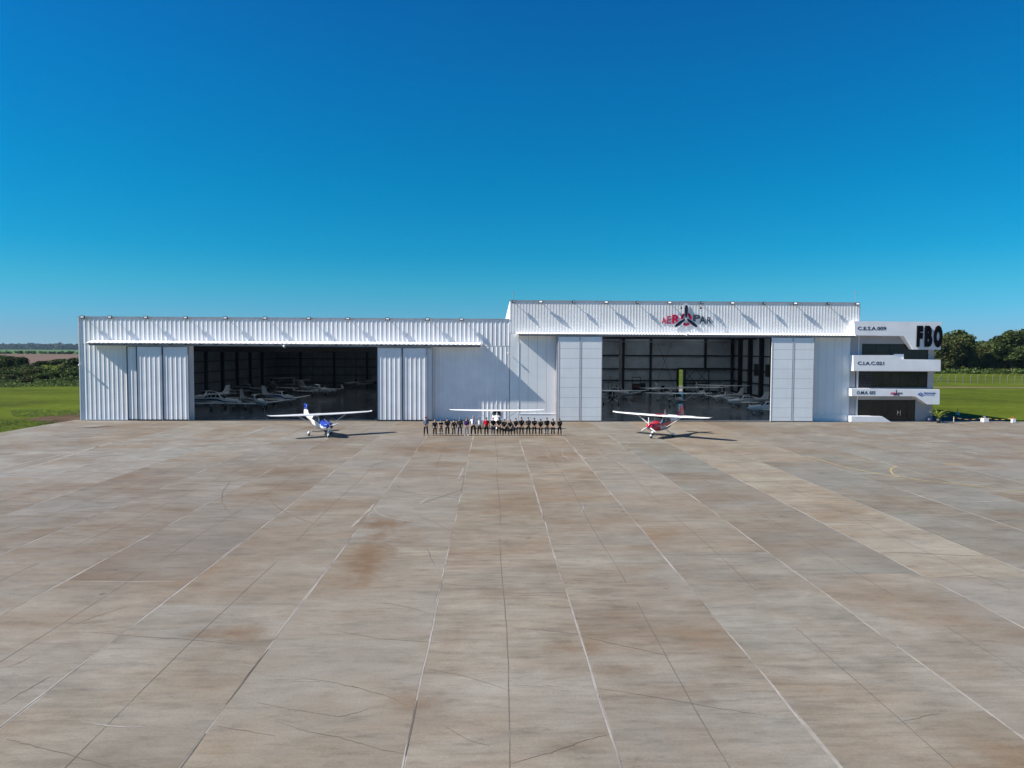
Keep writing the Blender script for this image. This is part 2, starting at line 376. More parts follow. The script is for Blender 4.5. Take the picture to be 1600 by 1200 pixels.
# ------------------------------------------------------------------ mesh builder
class MB:
    def __init__(s):
        s.v = []; s.f = []; s.mi = []
    def add(s, vs, fs, mi=0):
        o = len(s.v)
        s.v += [tuple(v) for v in vs]
        s.f += [tuple(i + o for i in f) for f in fs]
        s.mi += [mi] * len(fs)
        return s
    def box(s, x0, x1, y0, y1, z0, z1, mi=0):
        vs = [(x, y, z) for z in (z0, z1) for y in (y0, y1) for x in (x0, x1)]
        return s.add(vs, [(0, 2, 3, 1), (4, 5, 7, 6), (0, 1, 5, 4), (2, 6, 7, 3), (0, 4, 6, 2), (1, 3, 7, 5)], mi)
    def prism(s, pts, y0, y1, mi=0):
        """polygon (x, z) pushed along y"""
        n = len(pts)
        a = sum(pts[i][0] * pts[(i + 1) % n][1] - pts[(i + 1) % n][0] * pts[i][1] for i in range(n))
        if a < 0: pts = pts[::-1]
        vs = [(x, y0, z) for x, z in pts] + [(x, y1, z) for x, z in pts]
        fs = [tuple(range(n)), tuple(range(2 * n - 1, n - 1, -1))] + [(i, i + n, (i + 1) % n + n, (i + 1) % n) for i in range(n)]
        return s.add(vs, fs, mi)
    def sheet(s, pts, z=0.0, mi=0):
        n = len(pts)
        a = sum(pts[i][0] * pts[(i + 1) % n][1] - pts[(i + 1) % n][0] * pts[i][1] for i in range(n))
        if a < 0: pts = pts[::-1]
        return s.add([(p[0], p[1], z) for p in pts], [tuple(range(n))], mi)
    def ribbon(s, pts, w, z, mi=0, taper=False):
        """flat strip along a ground polyline"""
        P = [Vector((p[0], p[1])) for p in pts]; n = len(P); vs = []
        for i, p in enumerate(P):
            t = (P[min(i + 1, n - 1)] - P[max(i - 1, 0)]).normalized(); q = Vector((-t.y, t.x))
            k = w / 2 * ((0.25 + 0.75 * math.sin(math.pi * (i + 0.25) / (n - 0.5))) if taper else 1)
            vs += [(p.x + q.x * k, p.y + q.y * k, z), (p.x - q.x * k, p.y - q.y * k, z)]
        return s.add(vs, [(2 * i, 2 * i + 1, 2 * i + 3, 2 * i + 2) for i in range(n - 1)], mi)
    def bar(s, a, b, r, n=6, mi=0, r2=None):
        a, b = Vector(a), Vector(b); d = (b - a).normalized(); r2 = r if r2 is None else r2
        u = d.orthogonal().normalized(); w = d.cross(u); vs = []
        for c, k in ((a, r), (b, r2)):
            vs += [c + (u * math.cos(2 * math.pi * i / n) + w * math.sin(2 * math.pi * i / n)) * k for i in range(n)]
        fs = [(i, (i + 1) % n, (i + 1) % n + n, i + n) for i in range(n)] + [tuple(range(n - 1, -1, -1)), tuple(range(n, 2 * n))]
        return s.add(vs, fs, mi)
    def rect_bar(s, a, b, w, h, mi=0):
        a, b = Vector(a), Vector(b); d = (b - a).normalized()
        u = d.cross(Vector((0, 0, 1)))
        u = u.normalized() if u.length > 1e-4 else Vector((1, 0, 0))
        t = u.cross(d).normalized(); vs = []
        for c in (a, b):
            vs += [c + u * sx * w / 2 + t * sz * h / 2 for sx, sz in ((-1, -1), (1, -1), (1, 1), (-1, 1))]
        return s.add(vs, [(0, 1, 5, 4), (1, 2, 6, 5), (2, 3, 7, 6), (3, 0, 4, 7), (3, 2, 1, 0), (4, 5, 6, 7)], mi)
    def ball(s, c, rx, ry=None, rz=None, n=10, m=6, mi=0):
        ry = rx if ry is None else ry; rz = rx if rz is None else rz; c = Vector(c)
        vs = [c + Vector((0, 0, -rz))]
        for j in range(1, m):
            t = math.pi * j / m
            vs += [c + Vector((rx * math.sin(t) * math.cos(2 * math.pi * i / n), ry * math.sin(t) * math.sin(2 * math.pi * i / n), -rz * math.cos(t))) for i in range(n)]
        vs.append(c + Vector((0, 0, rz))); L = len(vs) - 1
        fs = [(0, 1 + (i + 1) % n, 1 + i) for i in range(n)]
        for j in range(m - 2):
            a = 1 + j * n
            fs += [(a + i, a + (i + 1) % n, a + n + (i + 1) % n, a + n + i) for i in range(n)]
        a = 1 + (m - 2) * n
        fs += [(a + i, a + (i + 1) % n, L) for i in range(n)]
        return s.add(vs, fs, mi)
    def rings(s, rings, mi=None, cap=True):
        """loft of closed rings; mi may be a function(ring index, side index)"""
        n = len(rings[0]); o = len(s.v)
        for r in rings: s.v += [tuple(p) for p in r]
        for j in range(len(rings) - 1):
            for i in range(n):
                s.f.append((o + j * n + i, o + j * n + (i + 1) % n, o + (j + 1) * n + (i + 1) % n, o + (j + 1) * n + i))
                s.mi.append(mi(j, i) if callable(mi) else (mi or 0))
        if cap:
            s.f.append(tuple(o + i for i in range(n - 1, -1, -1))); s.mi.append(mi(0, 0) if callable(mi) else (mi or 0))
            k = o + (len(rings) - 1) * n
            s.f.append(tuple(k + i for i in range(n))); s.mi.append(mi(len(rings) - 2, 0) if callable(mi) else (mi or 0))
        return s
    def mesh(s, name, mats, smooth=False):
        me = bpy.data.meshes.new(name)
        me.from_pydata(s.v, [], s.f)
        for m in (mats if isinstance(mats, (list, tuple)) else [mats]):
            me.materials.append(MAT[m] if isinstance(m, str) else m)
        if any(s.mi): me.polygons.foreach_set('material_index', s.mi)
        if smooth:
            me.polygons.foreach_set('use_smooth', [True] * len(s.f))
        me.update()
        return me
    def build(s, name, mats, parent=None, smooth=False, bevel=0, **k):
        o = link(name, s.mesh(name, mats, smooth), parent, **k)
        if smooth == 'auto':
            pass
        if bevel:
            b = o.modifiers.new('bevel', 'BEVEL'); b.width = bevel; b.segments = 1; b.limit_method = 'ANGLE'
        return o
def smooth_by_angle(me, deg=40):
    bm = bmesh.new(); bm.from_mesh(me)
    bmesh.ops.recalc_face_normals(bm, faces=bm.faces[:])
    for e in bm.edges:
        e.smooth = len(e.link_faces) == 2 and e.calc_face_angle(0) < rad(deg)
    for f in bm.faces: f.smooth = True
    bm.to_mesh(me); bm.free()
def tag(o, label=None, cat=None, group=None, kind=None):
    for k, v in (('label', label), ('category', cat), ('group', group), ('kind', kind)):
        if v: o[k] = v
    return o
def link(name, me, parent=None, loc=None, rot=None, **k):
    o = bpy.data.objects.new(name, me); COL.objects.link(o)
    if parent: o.parent = parent
    if loc is not None: o.location = loc
    if rot is not None: o.rotation_euler = rot
    return tag(o, **k)
def empty(name, loc=(0, 0, 0), rz=0.0, **k):
    o = bpy.data.objects.new(name, None); COL.objects.link(o)
    o.location = loc; o.rotation_euler = (0, 0, rz); o.empty_display_size = 0.3
    return tag(o, **k)
def copy_tree(o, parent=None):
    c = o.copy(); COL.objects.link(c)
    if parent: c.parent = parent
    for ch in o.children: copy_tree(ch, c)
    return c
def text_mesh(name, txt, mats, height, width=None, bold=0.0, depth=0.03, shear=0.0):
    """lettering standing up in the XZ plane, facing -Y, lower corner at the origin"""
    cu = bpy.data.curves.new(name, 'FONT'); cu.body = txt; cu.size = 1.0; cu.offset = bold; cu.shear = shear
    cu.resolution_u = 3; cu.extrude = 0.5; cu.align_x = 'LEFT'
    ob = bpy.data.objects.new(name, cu); COL.objects.link(ob)
    bpy.context.view_layer.update()
    me = bpy.data.meshes.new_from_object(ob.evaluated_get(bpy.context.evaluated_depsgraph_get()))
    bpy.data.objects.remove(ob); bpy.data.curves.remove(cu)
    co = np.empty(len(me.vertices) * 3, np.float32); me.vertices.foreach_get('co', co); co = co.reshape(-1, 3)
    lo, hi = co.min(0), co.max(0)
    sy = height / (hi[1] - lo[1]); sx = (width / (hi[0] - lo[0])) if width else sy
    out = np.stack([(co[:, 0] - lo[0]) * sx, -(co[:, 2] - lo[2]) / (hi[2] - lo[2]) * depth, (co[:, 1] - lo[1]) * sy], 1)
    me.vertices.foreach_set('co', out.astype(np.float32).ravel())
    me.materials.clear()
    for m in (mats if isinstance(mats, (list, tuple)) else [mats]): me.materials.append(MAT[m])
    me.update()
    if isinstance(mats, (list, tuple)):
        for p in me.polygons: p.material_index = 0 if p.normal.y < -0.7 else 1
    return me
# ------------------------------------------------------------------ ground, fields, apron
def sheet_obj(name, pts, z, mat, parent=None, **k):
    return MB().sheet(pts, z).build(name, mat, parent, **k)
sheet_obj('ground', [(-9000, -300), (9000, -300), (9000, 9000), (-9000, 9000)], -0.06, 'grass', kind='structure')
sheet_obj('ploughed_field', [(-1600, 395), (60, 380), (60, 1020), (-300, 1040), (-1600, 1010)], -0.03, 'ploughed', kind='structure')
sheet_obj('crop_field', [(-6000, 1180), (6000, 1120), (6000, 5200), (-6000, 5200)], -0.03, 'field_far', kind='structure')
sheet_obj('dirt_verge', [on_ground(*p).xy for p in [(126.2, 643), (118, 645), (100, 647.5), (85, 649), (66, 650.5), (50, 653), (36, 655), (60, 657), (75, 661), (90, 661.5), (127, 657)]], -0.04, 'dirt', kind='structure')
sheet_obj('grass_track', [(80, 172), (260, 166), (260, 172), (80, 179)], -0.04, 'worn_path', kind='structure')
sheet_obj('service_road', [(54.9, 87.35), (65.2, 87.35), (65.0, 90.5), (63.7, 95), (62.6, 100), (61.9, 106), (61.0, 125), (54.9, 125)], -0.035, 'asphalt', kind='structure')

sheet_obj('rear_apron', [(2, 150.2), (51, 150.2), (51, 176), (2, 176)], -0.02, 'worn_concrete', kind='structure')
apron = empty('apron', (0, 0, 0), kind='structure')
AX0, AX1, AY0, AY1 = -50.0, 96.0, -20.0, 87.2
joints = [-50.0, -48.0, -43.4, -38.8, -34.3, -29.7, -25.1, -20.4, -15.75, -11.1, -6.4, -1.82, 2.70, 7.25, 11.9, 16.65, 21.0, 25.7, 30.5, 35.1, 39.7, 44.3, 48.9, 53.5, 58.1, 62.7, 67.3, 72, 78, 84, 90, 96]
MB().sheet([(-130, -160), (150, -160), (150, AY0), (-130, AY0)], -0.01).build('apron_behind', 'concrete', apron)  # unseen apron behind the camera, extended to bounce light onto the walls
base = MB().sheet([(AX0, AY0), (AX1, AY0), (AX1, AY1), (AX0, AY1)], -0.004).build('joint_bed', 'filler_light', apron)
rs = random.Random(11)
GAP = 0.045
CUTS = {11.9: [(27, (1.05, 1.06, 1.07)), (50, (0.90, 0.88, 0.85)), (66, (0.90, 0.94, 0.94)), (99, (1.0, 1.0, 1.0))],
        16.65: [(26.5, (0.98, 0.95, 0.93)), (34, (1.16, 1.12, 1.05)), (55, (1.18, 1.15, 1.08)), (99, (1.10, 1.03, 0.94))],
        21.0: [(27.5, (1.0, 1.0, 0.98)), (55, (0.88, 0.89, 0.88)), (99, (1.10, 1.02, 0.92))],
        25.7: [(60, (0.90, 0.92, 0.92)), (99, (0.98, 0.96, 0.93))], 30.5: [(99, (0.93, 0.94, 0.94))], 7.25: [(30, (1.0, 1.0, 0.99)), (62, (1.03, 0.98, 0.92)), (99, (0.98, 0.95, 0.90))],
        2.70: [(40, (0.98, 0.96, 0.94)), (99, (1.03, 0.97, 0.90))], -1.82: [(33, (1.03, 1.0, 0.97)), (99, (1.0, 0.96, 0.90))], -6.4: [(31, (1.03, 0.99, 0.94)), (99, (0.96, 0.91, 0.86))],
        -11.1: [(24, (0.97, 0.94, 0.91)), (42, (0.96, 0.92, 0.89)), (99, (0.97, 0.94, 0.92))], -15.75: [(26.6, (1.0, 0.98, 0.97)), (36, (0.80, 0.75, 0.73)), (99, (0.92, 0.90, 0.89))],
        -20.4: [(31, (0.98, 0.96, 0.96)), (44, (0.88, 0.84, 0.83)), (99, (0.94, 0.94, 0.96))], -25.1: [(52, (0.86, 0.84, 0.85)), (99, (1.0, 1.02, 1.05))],
        -29.7: [(46, (0.95, 0.95, 0.98)), (70, (1.04, 1.07, 1.12)), (99, (0.98, .95, .92))], -34.3: [(48, (1.0, 1.02, 1.05)), (66, (1.05, 1.08, 1.13)), (99, (1.0, 1.0, 1.0))], -38.8: [(64, (1.02, 1.04, 1.08)), (99, (0.95, 0.91, 0.88))]}
def slab_tint(x0, y):
    k = 1 + rs.uniform(-0.015, 0.015)
    t = rs.choice([(1.0, 1.0, 1.0), (0.95, 0.96, 0.97), (0.97, 0.93, 0.90), (0.92, 0.91, 0.91)])
    for lim, c in CUTS.get(x0, []):
        if y < lim: t = c; break
    return (t[0] * k, t[1] * k, t[2] * k, 1)
for i in range(len(joints) - 1):
    x0, x1 = joints[i], joints[i + 1]
    y = AY0; first = True
    while y < AY1 - 0.5:
        L = rs.uniform(20, 42)
        y1 = y + L
        if first: y1 = 8 + rs.uniform(0, 5)
        cuts = [c for c, _ in CUTS.get(x0, []) if y + 1 < c < AY1 - 2]
        if cuts and (y1 > cuts[0] or cuts[0] - y1 < 6): y1 = cuts[0]
        if AY1 - y1 < 8 and not cuts: y1 = AY1
        y1 = min(y1, AY1)
        first = False
        # keep only slabs near the view
        vis = True
        if y1 < 10: vis = -16 < (x0 + x1) / 2 < 18
        m = MB(); n = max(2, int((y1 - y) / 3.0)); g = GAP
        L_, R_ = [], []
        for q in range(n + 1):
            yy = y + 0.003 + (y1 - y - 0.006) * q / n
            wob = 0.03 * math.sin(yy * 0.9 + x0 * 3) + 0.02 * math.sin(yy * 2.3 + x0)
            wob2 = 0.03 * math.sin(yy * 0.9 + x1 * 3) + 0.02 * math.sin(yy * 2.3 + x1)
            L_.append((x0 + g / 2 + (wob if i else 0), yy)); R_.append((x1 - g / 2 + wob2, yy))
        vs = [(a[0], a[1], 0.0) for a in L_] + [(a[0], a[1], 0.0) for a in R_]
        k = n + 1
        fs = [(q, q + k, q + k + 1, q + 1) for q in range(n)]
        lo = [(a[0], a[1], -0.01) for a in L_] + [(a[0], a[1], -0.01) for a in R_]
        m.add(vs + lo, fs + [(q + 1, q + 1 + 2 * k, q + 2 * k, q) for q in range(n)] + [(q + k, q + 3 * k, q + 3 * k + 1, q + k + 1) for q in range(n)])
        o = m.build('slab', 'concrete', apron)
        o.color = slab_tint(x0, (y + y1) / 2)
        if not vis: pass
        y = y1
# thin sawn joints down the middle of each lane
for i in range(1, len(joints) - 1):
    xm = (joints[i] + joints[i + 1]) / 2
    yy = 12.0
    while yy < 86:
        L = rs.uniform(10, 26)
        pts = [(xm + 0.05 * math.sin(t * 0.35 + xm) + rs.uniform(-0.012, 0.012), t) for t in np.arange(yy, min(yy + L, 86.8), 1.2)]
        if len(pts) > 2 and rs.random() < 0.86:
            MB().ribbon(pts, 0.024, 0.003).build('sawn_joint', 'filler_dark', apron)
        yy += L + rs.uniform(0.3, 3.5)
# main joints: dark soiling alongside and pale sealant smears, one mesh of each per joint
for i in range(2, len(joints) - 4):
    yy = 11.0; ma, mb = MB(), MB()
    while yy < 84:
        L = rs.uniform(2.5, 9)
        off = rs.uniform(-0.04, 0.05)
        pts = [(joints[i] + off + rs.uniform(-0.015, 0.015), t) for t in np.arange(yy, yy + L, 0.8)]
        k = rs.random()
        if len(pts) > 2 and k < 0.8:
            (ma if k < 0.66 else mb).ribbon(pts, rs.uniform(0.04, 0.07) if k < 0.66 else rs.uniform(0.03, 0.06), 0.004 if k < 0.66 else 0.0055, taper=True)
        yy += L * rs.uniform(0.7, 1.6)
    if ma.f: ma.build('joint_sealant', 'filler_light', apron)
    if mb.f: mb.build('joint_soiling', 'filler_dark', apron)

def ground_line(name, px, w, mat, z=0.006, taper=True, sub=6, jit=0.02):
    P = [on_ground(*p).xy for p in px]; out = []
    for a, b in zip(P, P[1:]):
        for k in range(sub):
            q = a.lerp(b, k / sub); out.append((q.x + rs.uniform(-jit, jit), q.y + rs.uniform(-jit, jit)))
    out.append(tuple(P[-1]))
    return MB().ribbon(out, w, z, taper=taper).build(name, mat, apron)
for px, w in [([(470, 1060), (520, 1066), (560, 1075), (600, 1086), (648, 1107)], .05), ([(430, 1127), (480, 1143), (530, 1152), (590, 1170), (632, 1178)], .055),
              ([(400, 1098), (450, 1108), (530, 1120), (560, 1113), (578, 1107)], .04), ([(575, 943), (610, 943), (640, 950), (673, 959)], .05),
              ([(905, 993), (950, 1004), (1000, 1015), (1045, 1025)], .09), ([(800, 981), (850, 985), (902, 990)], .05), ([(932, 1075), (990, 1084), (1060, 1096), (1120, 1106), (1200, 1119)], .055),
              ([(800, 1193), (860, 1176), (910, 1158), (948, 1148)], .06), ([(800, 932), (840, 930), (884, 932)], .05), ([(130, 987), (200, 993), (300, 1000), (400, 1009)], .05),
              ([(10, 1155), (60, 1168), (110, 1180), (175, 1199)], .06), ([(0, 1102), (35, 1082), (70, 1062), (82, 1056)], .045), ([(105, 980), (150, 963), (200, 947)], .045),
              ([(0, 1045), (30, 1036), (52, 1024)], .04), ([(688, 1132), (730, 1156), (765, 1166)], .05), ([(665, 1045), (720, 1055), (800, 1080)], .04), ([(1410, 1128), (1440, 1120), (1472, 1114)], .04),
              ([(1378, 863), (1430, 864), (1500, 868), (1552, 869)], .08), ([(1270, 810), (1300, 809), (1342, 808)], .07), ([(1300, 822), (1330, 821), (1362, 822)], .07),
              ([(1380, 840), (1424, 841)], .07), ([(1460, 903), (1520, 899), (1560, 907), (1600, 911)], .06), ([(520, 985), (590, 998), (700, 1005)], .04), ([(340, 1135), (430, 1150)], .04),
              ([(1080, 868), (1130, 866), (1180, 868)], .05), ([(640, 905), (720, 915), (780, 917)], .035)]:
    ground_line('crack', px, w * .36, 'crack')
for px, w in [([(410, 1062), (450, 1065), (500, 1064), (560, 1075)], .03), ([(128, 909), (200, 909), (288, 909)], .07), ([(800, 1070), (840, 1071), (890, 1080)], .04),
              ([(125, 1127), (170, 1135), (230, 1137)], .05), ([(1200, 723), (1240, 722.5), (1282, 722)], .10), ([(1485, 783), (1530, 784), (1600, 781)], .12)]:
    ground_line('pale_crack', px, w, 'scuff_mark')
def arc(cx, cy, r, a0, a1, n=22):
    return [(cx + r * math.cos(rad(a0 + (a1 - a0) * k / n)), cy + r * math.sin(rad(a0 + (a1 - a0) * k / n))) for k in range(n + 1)]
def ground_arc(name, c, r, a0, a1, w, mat):
    p = on_ground(*c).xy
    MB().ribbon(arc(p.x, p.y, r, a0, a1), w, 0.008, taper=True).build(name, mat, apron)
for px, w in [([(360, 752), (348, 768), (346, 783), (354, 797), (366, 806)], .10), ([(417, 774), (428, 789), (445, 800), (470, 811), (505, 823)], .13), ([(398, 757), (412, 757), (437, 758)], .08),
              ([(730, 762), (690, 776), (660, 786)], .12), ([(610, 765), (650, 772), (700, 776), (730, 782)], .08), ([(640, 745), (690, 742), (740, 746), (790, 752)], .08), ([(667, 856), (672, 870), (680, 884)], .05),
              ([(550, 735), (600, 722), (640, 723)], .08), ([(640, 800), (675, 815), (720, 838)], .06)]:
    ground_line('tyre_mark', px, w * .55, 'rubber_mark', z=0.009)
for px, w in [([(896, 697), (903, 709), (915, 717), (935, 722)], .13), ([(905, 724), (925, 719), (945, 712), (965, 704)], .12), ([(900, 702), (912, 693), (935, 688), (960, 686)], .08),
              ([(935, 705), (945, 716), (968, 724), (985, 735), (1010, 743), (1040, 744)], .10), ([(880, 700), (878, 710), (890, 719), (905, 725)], .07), ([(990, 688), (975, 700), (960, 712)], .06),
              ([(549, 824), (558, 816), (568, 806)], .16), ([(566, 806), (577, 797), (585, 787)], .16), ([(716, 749), (722, 738), (724, 730)], .16),
              ([(655, 788), (662, 783), (672, 777)], .12), ([(905, 796), (914, 789), (909, 799), (912, 802)], .06)]:
    ground_line('scuff_mark', px, w, 'scuff_mark', z=0.009)
for c, r, a0, a1 in [((920, 712), 3.4, 120, 400), ((945, 706), 2.6, 60, 330), ((800, 745), 5, 20, 200), ((700, 790), 4, 150, 330)]:
    ground_arc('scuff_mark', c, r, a0, a1, 0.07, 'scuff_mark')
for px, w in [([(20, 738), (100, 715), (175, 691), (215, 683), (253, 676)], .12), ([(0, 732), (50, 721), (110, 708), (180, 692)], .12), ([(15, 675), (60, 667), (100, 659.5)], .14), ([(30, 672), (70, 664)], .1),
              ([(280, 668), (300, 664), (303, 663.5)], .12), ([(376, 682), (400, 674), (412, 669)], .12), ([(1330, 666), (1344, 669)], .14), ([(1332, 666), (1350, 666)], .12),
              ([(1439, 689.5), (1455, 694), (1485, 694)], .13), ([(1509, 704.5), (1539, 704.5)], .13), ([(1510, 705), (1528, 709)], .13), ([(1382, 677), (1394, 680)], .12), ([(1570, 677.5), (1588, 681)], .12),
              ([(1500, 667), (1520, 670)], .1), ([(1240, 662), (1256, 665.5)], .1), ([(1400, 661), (1455, 667), (1500, 676)], .05)]:
    ground_line('painted_line', px, w, 'line_white', z=0.010, taper=False, sub=3, jit=0.0)
for px, w in [([(1262, 713), (1325, 731.5), (1400, 745), (1445, 751), (1500, 756.5), (1600, 769)], .13), ([(1401, 728.5), (1393, 732), (1391.5, 736), (1396, 742), (1410, 747)], .13),
              ([(1480, 657.8), (1509, 663), (1547, 670), (1600, 677)], .12), ([(127, 657), (300, 658), (600, 659)], .10)]:
    ground_line('painted_line', px, w, 'line_yellow', z=0.010, taper=False, sub=6, jit=0.0)
ground_line('painted_line', [(1475, 725), (1504, 725.5)], .25, 'line_orange', z=0.010, taper=False, jit=0)
ground_line('repair_patch', [(120, 669), (150, 667.5), (178, 666)], .9, 'asphalt', z=0.004, jit=.15)
# ------------------------------------------------------------------ hangars
WY = 87.25      # outer face of the front walls
DY = 86.25      # outer face of the sliding doors
def corr(mb, x0, x1, z0, z1, Y, pitch, top, slope, depth, phase=0.0, mi=0):
    """ribbed sheet facing -Y; ribs stand proud by depth"""
    xs = [(x0, 0.0)]
    x = x0 + phase
    while x < x1:
        for dx, d in ((0, 0), (slope, depth), (slope + top, depth), (2 * slope + top, 0)):
            if x0 < x + dx < x1: xs.append((x + dx, d))
        x += pitch
    xs.append((x1, 0.0))
    vs = [(a, Y - d, z0) for a, d in xs] + [(a, Y - d, z1) for a, d in xs]
    n = len(xs)
    mb.add(vs, [(i, i + 1, i + 1 + n, i + n) for i in range(n - 1)], mi)
    return mb
def corr_side(mb, X, y0, y1, z0, z1, pitch, slope, depth, sgn=-1):
    xs = [(y0, 0.0)]; y = y0 + 0.2
    while y < y1 - pitch:
        xs += [(y, 0), (y + slope, depth), (y + slope * 2, depth), (y + slope * 3, 0)]; y += pitch
    xs.append((y1, 0.0)); n = len(xs)
    zt = (lambda y: z1(y)) if callable(z1) else (lambda y: z1)
    vs = [(X + sgn * d, a, z0) for a, d in xs] + [(X + sgn * d, a, zt(a)) for a, d in xs]
    mb.add(vs, [(i, i + n, i + 1 + n, i + 1) if sgn < 0 else (i, i + 1, i + 1 + n, i + n) for i in range(n - 1)])
    return mb
RIB = dict(pitch=0.535, top=0.05, slope=0.085, depth=0.029)

LH = empty('aircraft_hangar', (-23.6, WY, 0))
tag(LH, 'lower white ribbed metal hangar with its doors slid open on a dark interior', 'hangar', 'aircraft hangars')
def P_(o, parent):          # keep world coordinates while parenting to a thing's base
    o.parent = parent
    o.matrix_parent_inverse = Matrix.Translation(-parent.location) if parent.rotation_euler.z == 0 else parent.matrix_basis.inverted()
    return o
def part(mb, name, mat, parent, smooth=False, **k):
    return P_(mb.build(name, mat, None, smooth, **k), parent)

part(corr(MB(), -49.35, 2.18, 9.12, 12.28, WY, **RIB), 'parapet_sheet', 'sheet_white', LH)
part(corr(MB(), -49.35, -35.9, 0.05, 9.10, WY + 0.012, **RIB), 'wall_sheet', 'sheet_white', LH)
part(corr(MB(), -13.9, 2.18, 0.05, 9.10, WY + 0.012, **RIB), 'wall_sheet', 'sheet_white', LH)
part(MB().box(-35.9, -13.9, WY - 0.02, WY + 0.1, 8.86, 9.10), 'door_header', 'dark_trim', LH)
part(MB().box(-49.42, 2.16, WY - 0.075, WY + 0.12, 12.28, 12.42), 'parapet_flashing', 'flash_grey', LH)
part(MB().box(-49.47, -49.355, WY - 0.07, WY + 0.05, 0, 12.28), 'corner_flashing', 'flash_white', LH)
part(MB().box(-49.35, -35.9, WY - 0.07, WY + 0.0, 0.0, 0.05), 'base_flashing', 'flash_grey', LH)
part(MB().box(-13.9, 2.18, WY - 0.07, WY + 0.0, 0.0, 0.05), 'base_flashing', 'flash_grey', LH)
part(corr_side(MB(), -49.36, WY + 0.06, 165, 0, 12.2, 0.6, 0.1, 0.05), 'side_wall', 'sheet_white', LH)
xe = -49.3; rm = MB()
for a_, b_ in [(-41.0, -39.8), (-30.0, -28.8), (-19.0, -17.8), (-8.0, -6.8)]:
    rm.box(xe, a_, WY + 0.2, 165, 11.8, 11.9); xe = b_
    part(MB().sheet([(a_, 95), (b_, 95), (b_, 160), (a_, 160)], 11.88), 'added_roof_light', 'added_skylight_dim', LH)  # unseen translucent strip, added to let daylight into the dark interior
    rm.box(a_, b_, WY + 0.2, 95, 11.8, 11.9).box(a_, b_, 160, 165, 11.8, 11.9)
rm.box(xe, 2.1, WY + 0.2, 165, 11.8, 11.9)
part(rm, 'roof', 'ceiling', LH)
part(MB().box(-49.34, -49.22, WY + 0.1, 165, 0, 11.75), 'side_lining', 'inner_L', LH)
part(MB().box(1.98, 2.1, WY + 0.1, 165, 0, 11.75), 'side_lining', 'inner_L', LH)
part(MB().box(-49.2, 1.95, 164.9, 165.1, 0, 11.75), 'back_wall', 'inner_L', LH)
part(MB().sheet([(-49.3, 86.62), (2.0, 86.62), (2.0, 165), (-49.3, 165)], 0.012), 'hangar_floor', 'floor', LH)
for X in (-43.6, -36.0, -28.5, -20.9, -13.3, -5.8):
    part(MB().box(X - 0.2, X + 0.2, 164.35, 164.88, 0, 11.7), 'column', 'steel_dark', LH)
for Yc in (94, 101.5, 109, 116.5, 124, 131.5, 139, 146.5, 154):
    part(MB().box(-49.2, -48.65, Yc - 0.2, Yc + 0.2, 0, 11.7), 'column', 'steel_dark', LH)
    if Yc > 100: part(MB().box(-48.65, 1.95, Yc - 0.12, Yc + 0.12, 8.25 if Yc < 125 else 8.1, 8.95).box(-48.65, 1.95, Yc - 0.1, Yc + 0.1, 11.0, 11.7), 'roof_truss', 'steel_dark', LH)
for z in (6.47, 4.62, 2.77, 0.95):
    part(MB().box(-49.2, 1.95, 164.74, 164.86, z - 0.09, z + 0.09), 'girt', 'steel_dark', LH)
    part(MB().box(-49.2, -49.06, 88, 164.7, z - 0.09, z + 0.09), 'girt', 'steel_dark', LH)
for X in (-46.2, -41.0, -38.5, -33.5, -31.0, -26, -23.5, -18.4, -15.8):
    part(MB().box(X - 0.04, X + 0.04, 164.75, 164.85, 0, 8.0), 'sag_rod', 'steel_dark', LH)

def canopy(parent, x0, x1, zt, drop, proj, box_h, pitch, brackets, mat='sheet_white', trackmat='steel_grey'):
    yf = WY - proj
    n = max(2, int((x1 - x0) / pitch)); mb = MB(); xs = []
    for i in range(n):
        a = x0 + (x1 - x0) * i / n; p = (x1 - x0) / n
        xs += [(a, 0), (a + p * 0.55, 0), (a + p * 0.68, 0.045), (a + p * 0.87, 0.045)]
    xs.append((x1, 0)); k = len(xs)
    vs = [(a, WY - 0.07, zt + d) for a, d in xs] + [(a, yf - 0.06, zt - drop + d) for a, d in xs]
    mb.add(vs, [(i, i + k, i + k + 1, i + 1) for i in range(k - 1)])
    mb.add([(a, y, z - 0.03) for a, y, z in vs], [(i, i + 1, i + k + 1, i + k) for i in range(k - 1)])
    part(mb, 'canopy_roof', mat, parent)
    part(MB().add([(x0, WY - 0.08, zt - 0.04), (x0, yf - 0.03, zt - drop - 0.035), (x0, yf - 0.03, zt - drop - 0.13), (x0, WY - 0.08, zt - drop - 0.25)], [(0, 1, 2, 3)]), 'canopy_end', 'flash_white', parent)
    part(MB().add([(x1, WY - 0.08, zt - 0.04), (x1, yf - 0.03, zt - drop - 0.035), (x1, yf - 0.03, zt - drop - 0.13), (x1, WY - 0.08, zt - drop - 0.25)], [(3, 2, 1, 0)]), 'canopy_end', 'flash_white', parent)
    part(MB().box(x0 + 0.3, x1 - 0.1, yf + 0.04, yf + 0.16, zt - drop - 0.05 - box_h, zt - drop - 0.05), 'door_track', trackmat, parent)
    for bx in brackets:
        part(MB().box(bx - 0.22, bx + 0.22, yf + 0.0, yf + 0.038, zt - drop - 0.16, zt - drop - 0.05), 'track_bracket', 'steel_dark', parent)
canopy(LH, -47.95, -1.28, 9.56, 0.30, 1.22, 0.26, 0.535, [-46.9 + 1.77 * k for k in range(26)])

